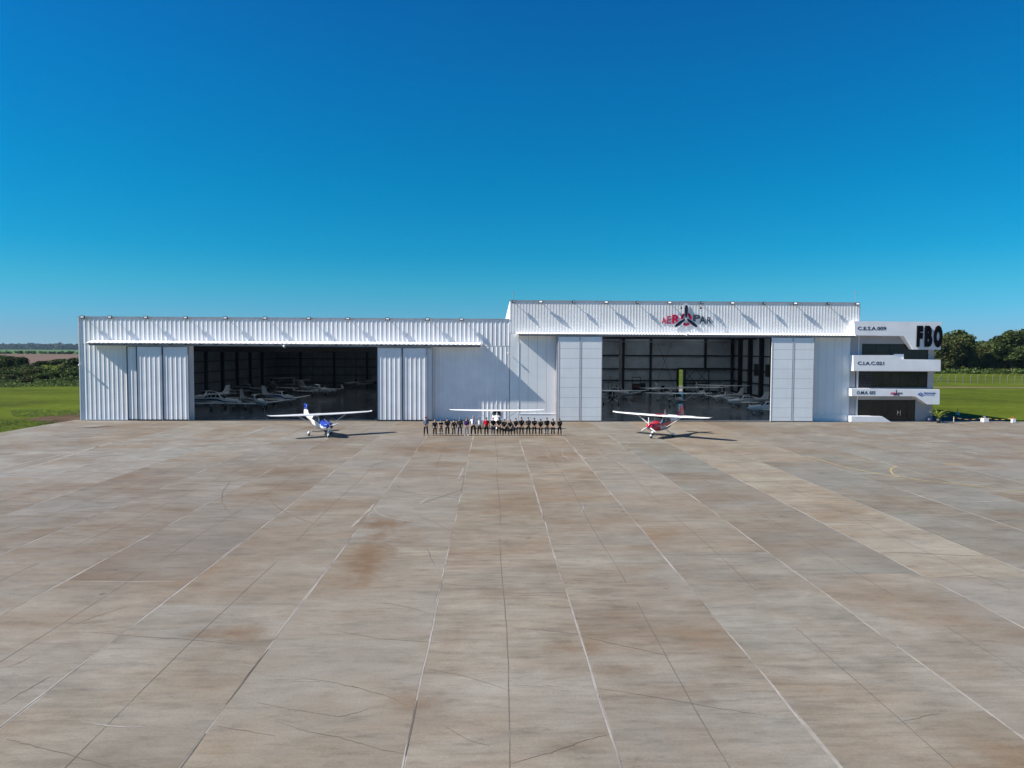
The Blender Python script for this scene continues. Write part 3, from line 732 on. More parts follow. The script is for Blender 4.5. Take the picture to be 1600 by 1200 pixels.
def ribbed_door(parent, name, x0, x1, yf, zt=8.88, first=0.3):
    d = empty(name, ((x0 + x1) / 2, yf, 0)); P_(d, parent)
    def dp(mb, n, m):
        o = mb.build(n, m); o.parent = d; o.matrix_parent_inverse = Matrix.Translation(-Vector(d.location)); return o
    dp(corr(MB(), x0 + 0.09, x1 - 0.09, 0.16, zt - 0.05, yf + 0.03, phase=first, pitch=0.555, top=0.05, slope=0.085, depth=0.029), 'door_sheet', 'sheet_white')
    dp(MB().box(x0, x0 + 0.09, yf - 0.035, yf + 0.12, 0.05, zt), 'door_stile', 'dark_trim')
    dp(MB().box(x1 - 0.09, x1, yf - 0.035, yf + 0.12, 0.05, zt), 'door_stile', 'flash_grey')
    dp(MB().box(x0 + 0.09, x1 - 0.09, yf - 0.035, yf + 0.12, 0.04, 0.16), 'door_sill', 'dark_trim')
    dp(MB().box(x0 + 0.09, x1 - 0.09, yf - 0.03, yf + 0.12, zt - 0.05, zt), 'door_head', 'dark_trim')
    return d
for nm, a, b, y, f in [('sliding_door', -43.50, -41.6, DY + 0.3, 0.4), ('sliding_door', -42.24, -39.20, DY, .3), ('sliding_door', -39.18, -36.12, DY, .3),
                    ('sliding_door', -13.78, -10.78, DY, .3), ('sliding_door', -10.76, -7.76, DY, .3), ('sliding_door', -8.4, -7.10, DY + 0.3, .9)]:
    ribbed_door(LH, nm, a, b, y, first=f)
part(MB().box(-47.8, -1.3, DY + 0.02, DY + 0.10, 0.0, 0.035), 'floor_rail', 'steel_dark', LH)

RH = empty('aircraft_hangar', (24, WY, 0))
tag(RH, 'taller white hangar with a red and black propeller emblem on its ribbed front', 'hangar', 'aircraft hangars')
part(corr(MB(), 2.2, 45.25, 10.72, 14.58, WY - 0.03, pitch=0.365, top=0.075, slope=0.05, depth=0.012), 'parapet_sheet', 'sheet_white2', RH)
part(MB().box(2.16, 45.3, WY - 0.10, WY + 0.12, 14.58, 14.70), 'parapet_flashing', 'flash_grey', RH)
part(MB().box(45.25, 45.33, WY - 0.09, WY + 0.4, 10.7, 14.58), 'corner_flashing', 'flash_grey', RH)
part(MB().box(45.34, 45.42, WY, 103.5, 0, 14.3), 'side_wall', 'sheet_white2', RH)
# west side wall above the lower hangar's roof: a sheet whose top falls to the back
part(MB().add([(2.2, WY + 0.02, 0), (2.2, 150, 0), (2.2, 150, 13.2), (2.2, 118, 13.6), (2.2, WY + 0.02, 14.66)], [(0, 1, 2, 3, 4)])
     .add([(2.32, WY + 0.02, 0), (2.32, 150, 0), (2.32, 150, 13.2), (2.32, 118, 13.6), (2.32, WY + 0.02, 14.66)], [(4, 3, 2, 1, 0)]), 'side_wall', 'flash_white', RH)
# flat walls either side of the doors: 1 m panels over a plinth
part(MB().box(2.24, 3.30, WY - 0.02, WY + 0.08, 0.0, 10.70), 'corner_pier', 'smooth_white', RH)
part(MB().box(3.28, 3.34, WY - 0.05, WY + 0.02, 0.9, 9.6), 'corner_trim', 'smooth_white', RH)
def panel_wall(x0, x1, n):
    w = (x1 - x0) / n
    for i in range(n):
        part(MB().box(x0 + i * w + 0.012, x0 + (i + 1) * w - 0.012, WY - 0.015, WY + 0.08, 0.86, 10.70), 'wall_panel', 'smooth_white', RH)
    part(MB().box(x0, x1, WY + 0.01, WY + 0.06, 0.86, 10.70), 'panel_backing', 'steel_grey', RH)
    part(MB().box(x0, x1, WY - 0.075, WY + 0.05, 0.0, 0.80), 'plinth', 'smooth_white', RH)
    part(MB().box(x0, x1, WY - 0.10, WY + 0.05, 0.80, 0.858), 'plinth_ledge', 'flash_white', RH)
panel_wall(3.35, 7.85, 4)
panel_wall(39.4, 44.32, 5)
part(MB().box(7.86, 8.04, DY + 0.02, WY + 0.05, 0, 10.42), 'door_jamb', 'jamb', RH)
part(MB().box(8.04, 39.4, WY - 0.02, WY + 0.1, 10.33, 10.70), 'door_header', 'steel_grey', RH)
canopy(RH, 2.98, 44.45, 10.82, 0.22, 1.12, 0.20, 0.365, [], 'sheet_white2', 'steel_grey')
ZS = [0.10, 0.58, 1.73, 2.92, 4.12, 5.30, 6.48, 7.66, 8.84, 10.30]
def panel_door(x0, x1, yf=DY):
    d = empty('sliding_door', ((x0 + x1) / 2, yf, 0)); P_(d, RH)
    def dp(mb, n, m):
        o = mb.build(n, m); o.parent = d; o.matrix_parent_inverse = Matrix.Translation(-Vector(d.location)); return o
    for a, b in zip(ZS, ZS[1:]):
        dp(MB().box(x0 + 0.085, x1 - 0.085, yf - 0.01, yf + 0.07, a + 0.012, b - 0.012), 'door_panel', 'panel_white')
    dp(MB().box(x0 + 0.08, x1 - 0.08, yf + 0.03, yf + 0.06, 0.1, 10.3), 'door_backing', 'steel_grey')
    dp(MB().box(x0, x0 + 0.08, yf - 0.035, yf + 0.1, 0.06, 10.34), 'door_stile', 'flash_white')
    dp(MB().box(x1 - 0.08, x1, yf - 0.035, yf + 0.1, 0.06, 10.34), 'door_stile', 'jamb')
    dp(MB().box(x0 + 0.08, x1 - 0.08, yf - 0.03, yf + 0.1, 0.03, 0.10), 'door_sill', 'steel_dark')
for a, b in ((8.05, 10.70), (10.72, 13.38), (34.10, 36.74), (36.76, 39.36)): panel_door(a, b)
part(MB().box(3.2, 44.3, DY + 0.02, DY + 0.10, 0.0, 0.035), 'floor_rail', 'steel_dark', RH)
part(MB().sheet([(2.3, 86.62), (51.3, 86.62), (51.3, 150), (2.3, 150)], 0.012), 'hangar_floor', 'floor', RH)
rl = [(9.0, 10.6), (20.0, 21.6), (31.0, 32.6), (42.0, 43.6)]
xe = 2.33; rm = MB()
for a_, b_ in rl:
    rm.box(xe, a_, WY + 0.15, 150, 13.2, 13.3); xe = b_
    part(MB().sheet([(a_, 92), (b_, 92), (b_, 148), (a_, 148)], 13.28), 'added_roof_light', 'added_skylight', RH)  # added translucent strip, out of view, brightens the taller hangar inside
    rm.box(a_, b_, WY + 0.15, 92, 13.2, 13.3).box(a_, b_, 148, 150, 13.2, 13.3)
rm.box(xe, 45.33, WY + 0.15, 150, 13.2, 13.3).box(45.34, 51.4, 104, 150, 13.2, 13.3)
part(rm, 'roof', 'ceiling', RH)
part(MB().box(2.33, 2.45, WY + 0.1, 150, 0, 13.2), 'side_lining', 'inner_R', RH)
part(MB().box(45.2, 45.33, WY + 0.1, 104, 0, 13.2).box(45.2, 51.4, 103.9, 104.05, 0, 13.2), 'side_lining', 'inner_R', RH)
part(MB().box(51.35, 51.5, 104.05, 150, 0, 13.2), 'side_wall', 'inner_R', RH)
# back wall with the rear door drawn part open
ra, rb, rt = on_depth(1060.4, 600, 150).x, on_depth(1066.8, 600, 150).x, on_depth(1066, 577.5, 150).z
rc = on_depth(1107, 600, 150).x
part(MB().box(2.45, ra, 150, 150.15, 0, 13.2).box(rb, 51.4, 150, 150.15, 0, 13.2).box(ra, rb, 150, 150.15, rt, 13.2), 'back_wall', 'inner_R', RH)
for x in (930, 974, 1016.7, 1102, 1144):
    X = on_depth(x, 570, 149.7).x
    part(MB().box(X - 0.22, X + 0.22, 149.5, 149.98, 0 if x != 1102 else rt, 13.1), 'column', 'steel_dark', RH)
X = on_depth(971, 570, 147).x
part(MB().box(X - 0.45, X + 0.1, 147, 147.5, 0, 13.1), 'column', 'steel_grey', RH)
for xx in (ra - 0.28, rb + 0.28):
    part(MB().box(xx - 0.2, xx + 0.2, 149.5, 149.98, 0, rt + .3), 'column', 'steel_dark', RH)
for y in (555.5, 576.6, 594.5, 611.3):
    z = on_depth(1030, y, 149.8).z
    part(MB().box(2.45, ra - 0.1, 149.72, 149.95, z - 0.12, z + 0.12).box(rb + 0.1 if z < rt else ra - 0.1, 51.3, 149.72, 149.95, z - 0.12, z + 0.12), 'girt', 'steel_dark', RH)
    part(MB().box(51.1, 51.34, 104.1, 149.7, z - 0.12, z + 0.12), 'girt', 'steel_dark', RH)
part(MB().box(ra - 0.4, 51.3, 149.3, 149.7, rt + 0.05, rt + 0.4), 'door_track', 'steel_dark', RH)
part(MB().box(2.45, 51.3, 148.6, 148.9, 10.42, 10.60).box(2.45, 51.3, 148.6, 148.9, 12.4, 12.6), 'roof_truss', 'steel_grey', RH)
for Yc in (98, 111, 124, 137):
    part(MB().box(2.5, 45.1 if Yc < 104 else 51.2, Yc - 0.1, Yc + 0.1, 10.9, 11.15).box(2.5, 45.1 if Yc < 104 else 51.2, Yc - 0.1, Yc + 0.1, 12.7, 12.95), 'roof_truss', 'steel_dark', RH)
for Yc in (108, 116, 124, 128.5, 133.8, 139.7, 145.3):
    part(MB().box(50.6, 51.34, Yc - 0.35, Yc + 0.35, 0, 13.1), 'column', 'steel_dark', RH)
for y0, y1, z0, z1 in ((136.2, 138.4, 3.9, 6.2), (130.4, 132.6, 3.9, 6.2), (140.6, 141.0, 1.0, 6.4)):
    part(MB().box(51.28, 51.345, y0, y1, z0, z1), 'interior_window', 'steel_dark', RH)
def zx(x, y, Y=149.45):
    return on_depth(x, y, Y)
for a, b in (((1069, 577.5), (1086, 598)), ((1086, 577.5), (1069, 598)), ((1088, 577.5), (1105, 598)), ((1105, 577.5), (1088, 598)),
             ((1069, 600), (1086, 615)), ((1086, 600), (1069, 615)), ((1088, 600), (1105, 615)), ((1105, 600), (1088, 615))):
    part(MB().rect_bar(zx(*a), zx(*b), 0.09, 0.09), 'door_brace', 'steel_dark', RH)
part(MB().rect_bar(zx(1067, 599), zx(1107, 599), 0.2, 0.22), 'door_rail', 'steel_dark', RH)
part(MB().rect_bar(zx(1107.5, 577), zx(1107.5, 612), 0.2, 0.2), 'door_stile', 'steel_dark', RH)
for a, b in (((1027, 535), (1056, 611)), ((1050, 535), (1021, 611))):
    part(MB().rect_bar(zx(*a), zx(*b), 0.05, 0.05), 'cross_bracing', 'steel_dark', RH)

# antenna rods, cameras and lamps
def whip(px, ytop, label):
    p = on_depth(px, 472, 87.3); t = on_depth(px, ytop, 87.3)
    MB().bar((0, 0, 0), (0, 0, t.z - 14.6), 0.025, 5).bar((0, 0, t.z - 14.75), (0, 0, t.z - 14.5), 0.06, 6).build('lightning_rod', 'steel_grey', loc=(p.x, 87.33, 14.68), label=label, cat='rod', group='rods on the roof edge')
whip(801.5, 458, 'thin lightning rod above the corner where the two hangar roofs meet')
whip(1336.5, 457, 'thin lightning rod at the office end of the taller hangar roof')
def floodlight(x, z, yaw, wide, label, group):
    t = empty('floodlight', (x, WY - 0.05, z), label=label, cat='floodlight', group=group)
    L = 0.38
    MB().rect_bar((0, 0.08, 0.0), (0, -L, 0.02), 0.05, 0.05).build('arm', 'steel_grey', t)
    h = MB().add([(-wide, -0.12, -0.15), (wide, -0.12, -0.15), (wide, 0.12, -0.1), (-wide, 0.12, -0.1), (-wide * .8, -0.05, 0.20), (wide * .8, -0.05, 0.20), (wide * .8, 0.10, 0.17), (-wide * .8, 0.10, 0.17)],
                 [(0, 3, 2, 1), (4, 5, 6, 7), (0, 1, 5, 4), (1, 2, 6, 5), (2, 3, 7, 6), (3, 0, 4, 7)]).build('lamp_housing', 'lamp_black', t, loc=(0, -L, 0.0), rot=(0, 0, yaw))
    MB().add([(-wide * .72, -0.112, -0.06), (wide * .72, -0.112, -0.06), (wide * .62, -0.072, 0.13), (-wide * .62, -0.072, 0.13)], [(0, 1, 2, 3)]).build('lens', 'lamp_glass', h)
ords = ['first', 'second', 'third', 'fourth', 'fifth', 'sixth', 'seventh', 'eighth', 'ninth', 'tenth', 'eleventh', 'twelfth']
for i, x in enumerate([-48.73, -45.5, -41.28, -36.59, -31.89, -27.17, -21.98, -17.31, -12.55, -7.77, -3.67]):
    floodlight(x, 12.30, 0.0, 0.27, '%s floodlight on the lower hangar roof edge, counted from its grass end' % ords[i], 'floodlights along the lower hangar roof')
for i, x in enumerate([2.62, 5.94, 9.91, 13.9, 17.65, 21.66, 25.59, 29.38, 33.26, 37.14, 41.2, 44.86]):
    floodlight(x, 14.48, 0.25 * (-1) ** i, 0.26 if i % 2 else 0.18, '%s floodlight on the taller hangar roof edge, counted from the lower hangar' % ords[i], 'floodlights along the taller hangar roof')
def wall_camera(x, y, z, label, s=1.0):
    t = empty('security_camera', (x, y, z), label=label, cat='camera', group='white cameras fixed to the hangars')
    MB().rect_bar((0, 0, 0), (0, -0.25 * s, 0), 0.07 * s, 0.07 * s).build('bracket', 'white_dull', t)
    MB().ball((0, -0.3 * s, -0.05 * s), 0.13 * s).build('camera_dome', 'white_dull', t, True)
p = on_depth(125.5, 570, WY); wall_camera(p.x + .1, WY - 0.1, p.z, 'small white camera low on the grass side corner of the lower hangar')
p = on_depth(796, 551.5, WY); wall_camera(p.x - .15, WY - 0.1, p.z, 'small white camera on the wall where the two hangars join', .8)
p = on_depth(445, 541.5, 86.2); wall_camera(p.x, 86.35, p.z + .1, 'small white camera under the lower hangar canopy above the opening', 1.3)
p = on_depth(1072, 523.5, 86.2); wall_camera(p.x, 86.25, p.z + .1, 'small white camera under the taller hangar canopy below the emblem', 1.3)
for px, lab in ((1064.5, 'small black spotlight hanging left of the emblem blade'), (1095, 'small black spotlight hanging under the floodlight beside the emblem')):
    p = on_depth(px, 481, 86.4)
    t = empty('spotlight', (p.x, 86.9, p.z), label=lab.replace('left of', 'before'), cat='spotlight', group='spotlights over the emblem')
    MB().bar((-0.15, 0.2, 0.75), (0, -0.45, 0.05), 0.02, 5).build('arm', 'steel_dark', t)
    MB().bar((0, -0.42, 0.12), (0, -0.5, -0.12), 0.06, 8, r2=0.12).build('lamp_housing', 'lamp_black', t)

# ------------------------------------------------------------------ emblem: AERO/PAR around a three-blade propeller
sg = empty('hangar_sign', (23.75, WY - 0.12, 11.98), label='crimson and slate lettering AEROPAR around a dark three blade propeller', cat='sign')
SY = WY - 0.07
def sgp(mb, n, m, **k): return P_(mb.build(n, m, **k), sg)
def letter(ch, x0, y0, x1, y1, mat, bold=0.03, Y=SY, depth=0.035, parent=sg, shear=0.0, name='letter'):
    a = on_depth(x0, y1, Y); b = on_depth(x1, y0, Y)
    me = text_mesh(name, ch, mat, b.z - a.z, b.x - a.x, bold, depth, shear)
    o = link(name, me, None, loc=(a.x, Y, a.z)); P_(o, parent); return o
letter('A', 1033.6, 496.5, 1041.2, 505.8, 'sign_red', 0.02)
letter('E', 1042.2, 494, 1048.8, 505.8, 'sign_red', 0.012)
letter('R', 1050.2, 491.8, 1063, 506, 'sign_red', 0.035)
letter('P', 1083, 491.8, 1094.5, 502.5, 'sign_grey', 0.04)
letter('A', 1092.5, 494, 1103.5, 505.8, 'sign_grey', 0.022)
letter('R', 1104.8, 495.5, 1111.8, 505.8, 'sign_grey', 0.012)
O_c = on_depth(1072.4, 498.8, SY - 0.02)
def ring_seg(a0, a1, rx0, rz0, rx1, rz1, n=12):
    pts = [(O_c.x + rx1 * math.cos(rad(a0 + (a1 - a0) * i / n)), O_c.z + rz1 * math.sin(rad(a0 + (a1 - a0) * i / n))) for i in range(n + 1)]
    pts += [(O_c.x + rx0 * math.cos(rad(a1 + (a0 - a1) * i / n)), O_c.z + rz0 * math.sin(rad(a1 + (a0 - a1) * i / n))) for i in range(n + 1)]
    return MB().prism(pts, SY - 0.05, SY)
for a0, a1 in ((105, 180), (0, 75), (232, 308)):
    sgp(ring_seg(a0, a1, 0.40, 0.52, 0.70, 0.80), 'ring_segment', 'sign_red')
hub = on_depth(1072.2, 497.6, SY - 0.12)
def blade(a, L, W, name, mat, y0, y1, grow=0.0):
    ca, sa = math.cos(rad(a)), math.sin(rad(a)); pts = []
    prof = [(0.0, 0.30), (0.12, 0.42), (0.3, 0.78), (0.5, 1.0), (0.7, 0.98), (0.86, 0.80), (0.96, 0.45), (1.0, 0.12)]
    up = [(u * L * (1 + grow * .6), w * W / 2 * (1 + grow) + grow * 0.03) for u, w in prof]
    for u, w in up + [(u, -w) for u, w in reversed(up)]:
        pts.append((hub.x + ca * u - sa * w, hub.z + sa * u + ca * w))
    return sgp(MB().prism(pts, y0, y1), name, mat)
for a, L in ((90, 1.66), (216, 1.70), (324, 1.70)):
    blade(a, L, 0.42, 'blade_outline', 'flash_white', SY - 0.06, SY - 0.04, 0.22)
    blade(a, L, 0.40, 'propeller_blade', 'sign_navy', SY - 0.11, SY - 0.065)
sgp(MB().ball((hub.x, SY - 0.10, hub.z), 0.17, 0.10, 0.17, 12, 8), 'spinner', 'flash_white')
p0 = on_depth(1071.4, 510, SY); p1 = on_depth(1073.4, 514, SY)
sgp(MB().box(p0.x, p1.x, SY - 0.04, SY, p1.z, p0.z), 'sign_bracket', 'flash_white')

# ------------------------------------------------------------------ office block
OF = empty('office_building', (49, WY, 0), label='three storey white and grey office block with angled white balcony bands', cat='office building')
FY = 86.35      # face of the bands
RY = 87.30      # recessed wall
def op(mb, n, m, **k): return P_(mb.build(n, m, **k), OF)
X0, X1 = 44.36, 54.75
# grey walls, cut round the glazing
def XZs(pts, Y): return [XZ(x, y, Y) for x, y in pts]
wb = MB()
def wall(x0, x1, z0, z1): wb.box(x0, x1, RY, RY + 0.25, z0, z1)
w1 = (XZ(1336, 624.5, RY), XZ(1429.5, 659, RY)); w2 = (XZ(1336.5, 580, RY), XZ(1449, 606, RY)); w3 = (XZ(1347, 537, RY), XZ(1450.5, 562, RY))
def opening(w, zlo, zhi):
    a, b = w
    wall(X0, a[0], zlo, zhi); wall(b[0], X1, zlo, zhi)
    if a[1] < zhi: wall(a[0], b[0], a[1], zhi)
    if b[1] > zlo: wall(a[0], b[0], zlo, b[1])
opening((w1[0], (w1[1][0], 0.03)), 0, 3.6); opening(w2, 3.6, 7.2); opening(w3, 7.2, 11.15)
op(wb, 'front_wall', 'office_grey')
op(MB().box(X1 - 0.02, X1 + 0.18, RY + 0.001, 103.5, 0, 11.1).box(X0 - .3, X1 - 0.02, 103.3, 103.5, 0, 11.1), 'side_wall', 'office_grey')
op(MB().box(X0 - 0.2, X1 + 0.1, RY + 0.3, 103.4, 11.1, 11.2).box(X0, X1 - .05, RY + 1.2, RY + 1.3, 0, 11.1), 'roof', 'roof')
top = [(1334.5, 501.8), (1471, 503), (1470, 546.5), (1427.5, 546), (1412, 525), (1335.5, 524)]
mid = [(1333, 554.8), (1399.5, 555), (1410.5, 561.3), (1470, 562), (1469.5, 580), (1333.5, 579.6)]
low = [(1330.5, 607.4), (1468.4, 608.6), (1468, 632), (1448.5, 631.8), (1430, 619.2), (1330.5, 618.8)]
pli = [(1330, 650.2), (1379, 650.8), (1392.5, 659.4), (1330, 659.2)]
def band(pts, name, mat):
    P = XZs(pts, FY)
    P = [(x, max(z, 0.0)) for x, z in P]
    return op(MB().prism(P, FY, RY - 0.002), name, mat)
band(top, 'balcony_band', 'office_white'); band(mid, 'balcony_band', 'office_white'); band(low, 'balcony_band', 'office_white'); band(pli, 'entrance_plinth', 'office_white')
# inner lip of the middle band behind its slope
a, b = XZ(1398, 553.2, FY + .5), XZ(1412, 560, FY + .5)
op(MB().box(a[0], b[0], FY + .5, RY - .01, b[1] - .4, a[1]), 'parapet_block', 'office_white')
def glazing(w, bars, mullion_z=None, zlo=None, name='window'):
    a, b = w; x0, x1, z1, z0 = a[0], b[0], a[1], (b[1] if zlo is None else zlo)
    fr = P_(MB().box(x0, x0 + .06, RY + .06, RY + .14, z0, z1).box(x1 - .06, x1, RY + .06, RY + .14, z0, z1)
            .box(x0 + .06, x1 - .06, RY + .06, RY + .14, z1 - .06, z1).box(x0 + .06, x1 - .06, RY + .06, RY + .14, z0, z0 + .06).build(name, 'lamp_black'), OF)
    xs = [x0 + .06] + [x0 + (x1 - x0) * t for t in bars] + [x1 - .06]
    for i in range(len(xs) - 1):
        MB().box(xs[i] + (.02 if i else 0), xs[i + 1] - (.02 if i < len(xs) - 2 else 0), RY + .085, RY + .105, z0 + .06, z1 - .06).build('pane', 'glass', fr)
        if i: MB().box(xs[i] - .02, xs[i] + .02, RY + .05, RY + .13, z0 + .06, z1 - .06).build('mullion', 'lamp_black', fr)
    return fr, xs, z0, z1
glazing((w3[0], w3[1]), [0.22, 0.42, 0.63, 0.82])
f2, xs2, z0, z1 = glazing(w2, [0.125, 0.25, 0.375, 0.5, 0.625, 0.75, 0.875])
for i in range(2):      # blinds drawn behind the first two panes
    for k in range(9):
        zz = z0 + .12 + k * (z1 - z0 - .2) / 9
        MB().box(xs2[i] + .03, xs2[i + 1] - .03, RY + .066, RY + .082, zz, zz + .13).build('blind_slat', 'steel_dark', f2)
f1, xs1, a0, a1 = glazing(w1, [0.46, 0.87], zlo=0.05)
for px in (1402, 1406.5):
    p, q = on_depth(px, 641, RY), on_depth(px, 649, RY)
    MB().bar((p.x, RY - .03, q.z), (p.x, RY - .03, p.z), .035, 8).bar((p.x, RY - .03, p.z - .1), (p.x, RY + .09, p.z - .1), .02, 6).build('door_handle', 'chrome', f1)
p = on_depth(1404.3, 644.3, RY)
MB().box(p.x - .08, p.x + .08, RY + .06, RY + .083, p.z - .06, p.z + .06).build('door_lock', 'chrome', f1)
SF = FY - 0.002
def office_text(txt, x0, y0, x1, y1, mat, bold, depth=0.04, shear=0.0, Y=None, name='lettering'):
    Y = FY - 0.003 if Y is None else Y
    a = on_depth(x0, y1, Y); b = on_depth(x1, y0, Y)
    me = text_mesh(name, txt, mat, b.z - a.z, b.x - a.x, bold, depth, shear)
    return P_(link(name, me, None, loc=(a.x, Y, a.z)), OF)
office_text('C.E.S.A.009', 1340, 510.6, 1384.6, 515.8, 'navy_letters', 0.016, 0.012)
office_text('C.I.A.C.021', 1340, 565, 1381.3, 570.2, 'navy_letters', 0.016, 0.012)
office_text('O.M.A. 035', 1338.6, 611, 1367.7, 616, 'navy_letters', 0.014, 0.012, shear=0.12)
office_text('F', 1431.5, 509, 1441.5, 542, ('black_letters', 'black_letters'), 0.075, 0.16, name='letter')
office_text('B', 1444, 509, 1456.5, 542, ('black_letters', 'black_letters'), 0.055, 0.16, name='letter')
office_text('O', 1458, 508.6, 1472.5, 543, ('black_letters', 'black_letters'), 0.075, 0.16, name='letter')
# small emblem
office_text('AERO', 1391, 613, 1402, 615.9, 'sign_red', 0.02, 0.015)
office_text('PAR', 1403, 613, 1410.4, 615.7, 'sign_grey', 0.005, 0.015)
h2 = on_depth(1400.3, 614.4, FY)
for ang in (90, 216, 324):
    L, W = 0.44, 0.12; ca, sa = math.cos(rad(ang)), math.sin(rad(ang))
    pts = [(h2.x + ca * u * L - sa * w * W / 2, h2.z + sa * u * L + ca * w * W / 2) for u, w in [(0, .4), (.4, 1), (.8, .9), (1, .3), (1, -.3), (.8, -.9), (.4, -1), (0, -.4)]]
    op(MB().prism(pts, FY - .07, FY - .045), 'propeller_mark', 'sign_navy')
a = on_depth(1395, 617.2, FY); b = on_depth(1404, 616, FY)
op(MB().prism([(a.x, (a.z + b.z) / 2), ((a.x + b.x) / 2, a.z), (b.x, (a.z + b.z) / 2), ((a.x + b.x) / 2, b.z)], FY - .04, FY - .003), 'ring_mark', 'sign_red')
# maker's name and round blue mark
office_text('TECNAM', 1443, 613.2, 1461.5, 615.7, 'logo_blue', 0.02, 0.012, shear=0.25)
xx = 1443.0
for wd in (1.0, .8, 1.1, .7, 1.0, .8, .9, 1.1, .8, 1.0, .9, .8, 1.0):       # unreadably small second line
    a, b = on_depth(xx, 617.9, FY), on_depth(xx + wd * .8, 617.1, FY)
    op(MB().box(a.x, b.x, FY - .012, FY - .003, a.z, b.z), 'small_print', 'logo_blue')
    xx += wd + (1.0 if wd == 1.1 else .3)
c = on_depth(1438.5, 615.9, FY)
r = 0.20
op(MB().prism([(c.x + r * 1.2 * math.cos(rad(t)), c.z + r * math.sin(rad(t))) for t in range(0, 360, 24)], FY - .03, FY - .003), 'logo_mark', 'logo_blue')
op(MB().prism([(c.x - .42, c.z), (c.x - .16, c.z + .12), (c.x - .16, c.z - .12)], FY - .028, FY - .003), 'logo_mark', 'logo_blue')
op(MB().rect_bar((c.x - .13, FY - .035, c.z + .06), (c.x + .16, FY - .035, c.z + .06), .012, .035).rect_bar((c.x - .13, FY - .035, c.z - .05), (c.x + .12, FY - .035, c.z - .05), .012, .035), 'logo_mark', 'office_white')

# ------------------------------------------------------------------ things beside the office
p = on_ground(1438, 656.5)
t = empty('waste_bin', (p.x, min(p.y, 86.9), 0), label='dark blue round bin against the grey office wall', cat='bin')
MB().bar((0, 0, 0), (0, 0, .42), .26, 14, r2=.34).build('tub', 'pot_blue', t, True)
MB().bar((0, 0, .42), (0, 0, .47), .36, 14).build('rim', 'pot_blue', t, True)
MB().bar((-.3, 0, .47), (-.2, 0, .62), .03, 6).bar((.3, 0, .47), (.2, 0, .62), .03, 6).bar((-.2, 0, .62), (.2, 0, .62), .03, 6).build('handle', 'pot_blue', t)
p = on_ground(1454.5, 658.6)
t = empty('potted_palm', (p.x - .1, 85.45, 0), label='yellow green potted palm at the foot of the office corner', cat='plant')
MB().bar((0, 0, 0), (0, 0, .52), .22, 14, r2=.30).build('pot', 'pot_black', t, True)
rp = random.Random(4); mb = MB()
for k in range(44):
    az = rp.uniform(0, 6.28); L = rp.uniform(.95, 1.5); up = rp.uniform(.7, 3.0); w = rp.uniform(.08, .14)
    prev = Vector((0, 0, .5)); d = Vector((math.cos(az), math.sin(az), up)).normalized(); side = Vector((-math.sin(az), math.cos(az), 0)); vs = []
    for s_ in range(6):
        u = s_ / 5; ww = w * math.sin(math.pi * (0.12 + 0.86 * u))
        vs += [prev - side * ww, prev + Vector((0, 0, .02)), prev + side * ww]
        prev = prev + d * L / 5; d = (d - Vector((0, 0, .20 + .12 * (s_ > 2)))).normalized()
    mb.add(vs, [(3 * i + j, 3 * i + j + 1, 3 * i + j + 4, 3 * i + j + 3) for i in range(5) for j in (0, 1)])
mb.build('fronds', 'leaf_pot', t, kind='stuff')
MB().bar((0, 0, .45), (.03, 0, .7), .06, 7, r2=.04).build('stem', 'bark', t)
# chain barrier posts
p = on_ground(1490.2, 659.4)
t = empty('marker_post', (p.x, p.y, 0), label='thin white and yellow banded post beside the dark road', cat='post')
for k in range(4): MB().bar((0, 0, .17 * k), (0, 0, .17 * k + .17), .045, 8).build('band', ['white_dull', 'yellow'][k % 2], t)
MB().bar((0, 0, 0), (0, 0, .04), .14, 10).build('foot', 'steel_dark', t)
A_ = Vector((p.x, p.y, .62))
def block(px, py, w, lab, extra):
    p = on_ground(px, py)
    t = empty('concrete_block', (p.x, p.y, 0), label=lab, cat='block', group='white blocks at the apron edge')
    MB().box(-w / 2, w / 2, -w / 2, w / 2, 0, .50).build('block_body', 'white_paint', t)
    MB().box(-w / 2 - .03, w / 2 + .03, -w / 2 - .03, w / 2 + .03, 0, .07).build('foot', 'flash_grey', t)
    MB().bar((0, 0, .5), (0, 0, .72), .07, 8).bar((0, 0, .72), (-.22, 0, .68), .04, 6).build('lamp_fitting', extra, t)
    return Vector((p.x, p.y, .62))
B_ = block(1538.5, 659.6, .62, 'wide white block with a pale fitting on top at the apron edge', 'flash_grey')
C_ = block(1583, 660.6, .40, 'narrow white block with an orange fitting on top at the apron edge', 'orange')
p = on_ground(1496, 648.6)
t = empty('utility_box', (p.x, p.y, 0), label='grey cabinet with a short mast in the shade past the road', cat='box')
MB().box(-.22, .22, -.2, .2, 0, .42).build('cabinet', 'silver_paint', t)
MB().bar((0, 0, .42), (0, 0, .95), .05, 6, r2=.02).build('mast', 'steel_dark', t)
def chain(a, b, sag, lab):
    t = empty('barrier_chain', tuple((a + b) / 2), label=lab, cat='chain', group='plastic barrier chains beside the apron')
    n = 26; o = (a + b) / 2
    P = [a.lerp(b, k / n) - o - Vector((0, 0, sag * 4 * (k / n) * (1 - k / n))) for k in range(n + 1)]
    m1, m2 = MB(), MB()
    for k in range(n): (m1 if (k // 3) % 2 else m2).bar(P[k], P[k + 1], .045, 5)
    m1.build('yellow_links', 'yellow', t); m2.build('dark_links', 'steel_dark', t)
chain(A_, B_, .30, 'drooping yellow and black chain from the banded post to the wide white block')
chain(B_, C_, .28, 'drooping yellow and black chain between the two white blocks')
# kerb stones / low sill where apron meets the road
tag(MB().box(54.9, 64.2, 87.22, 87.34, -.05, .03).build('kerb', 'flash_grey'), kind='structure')

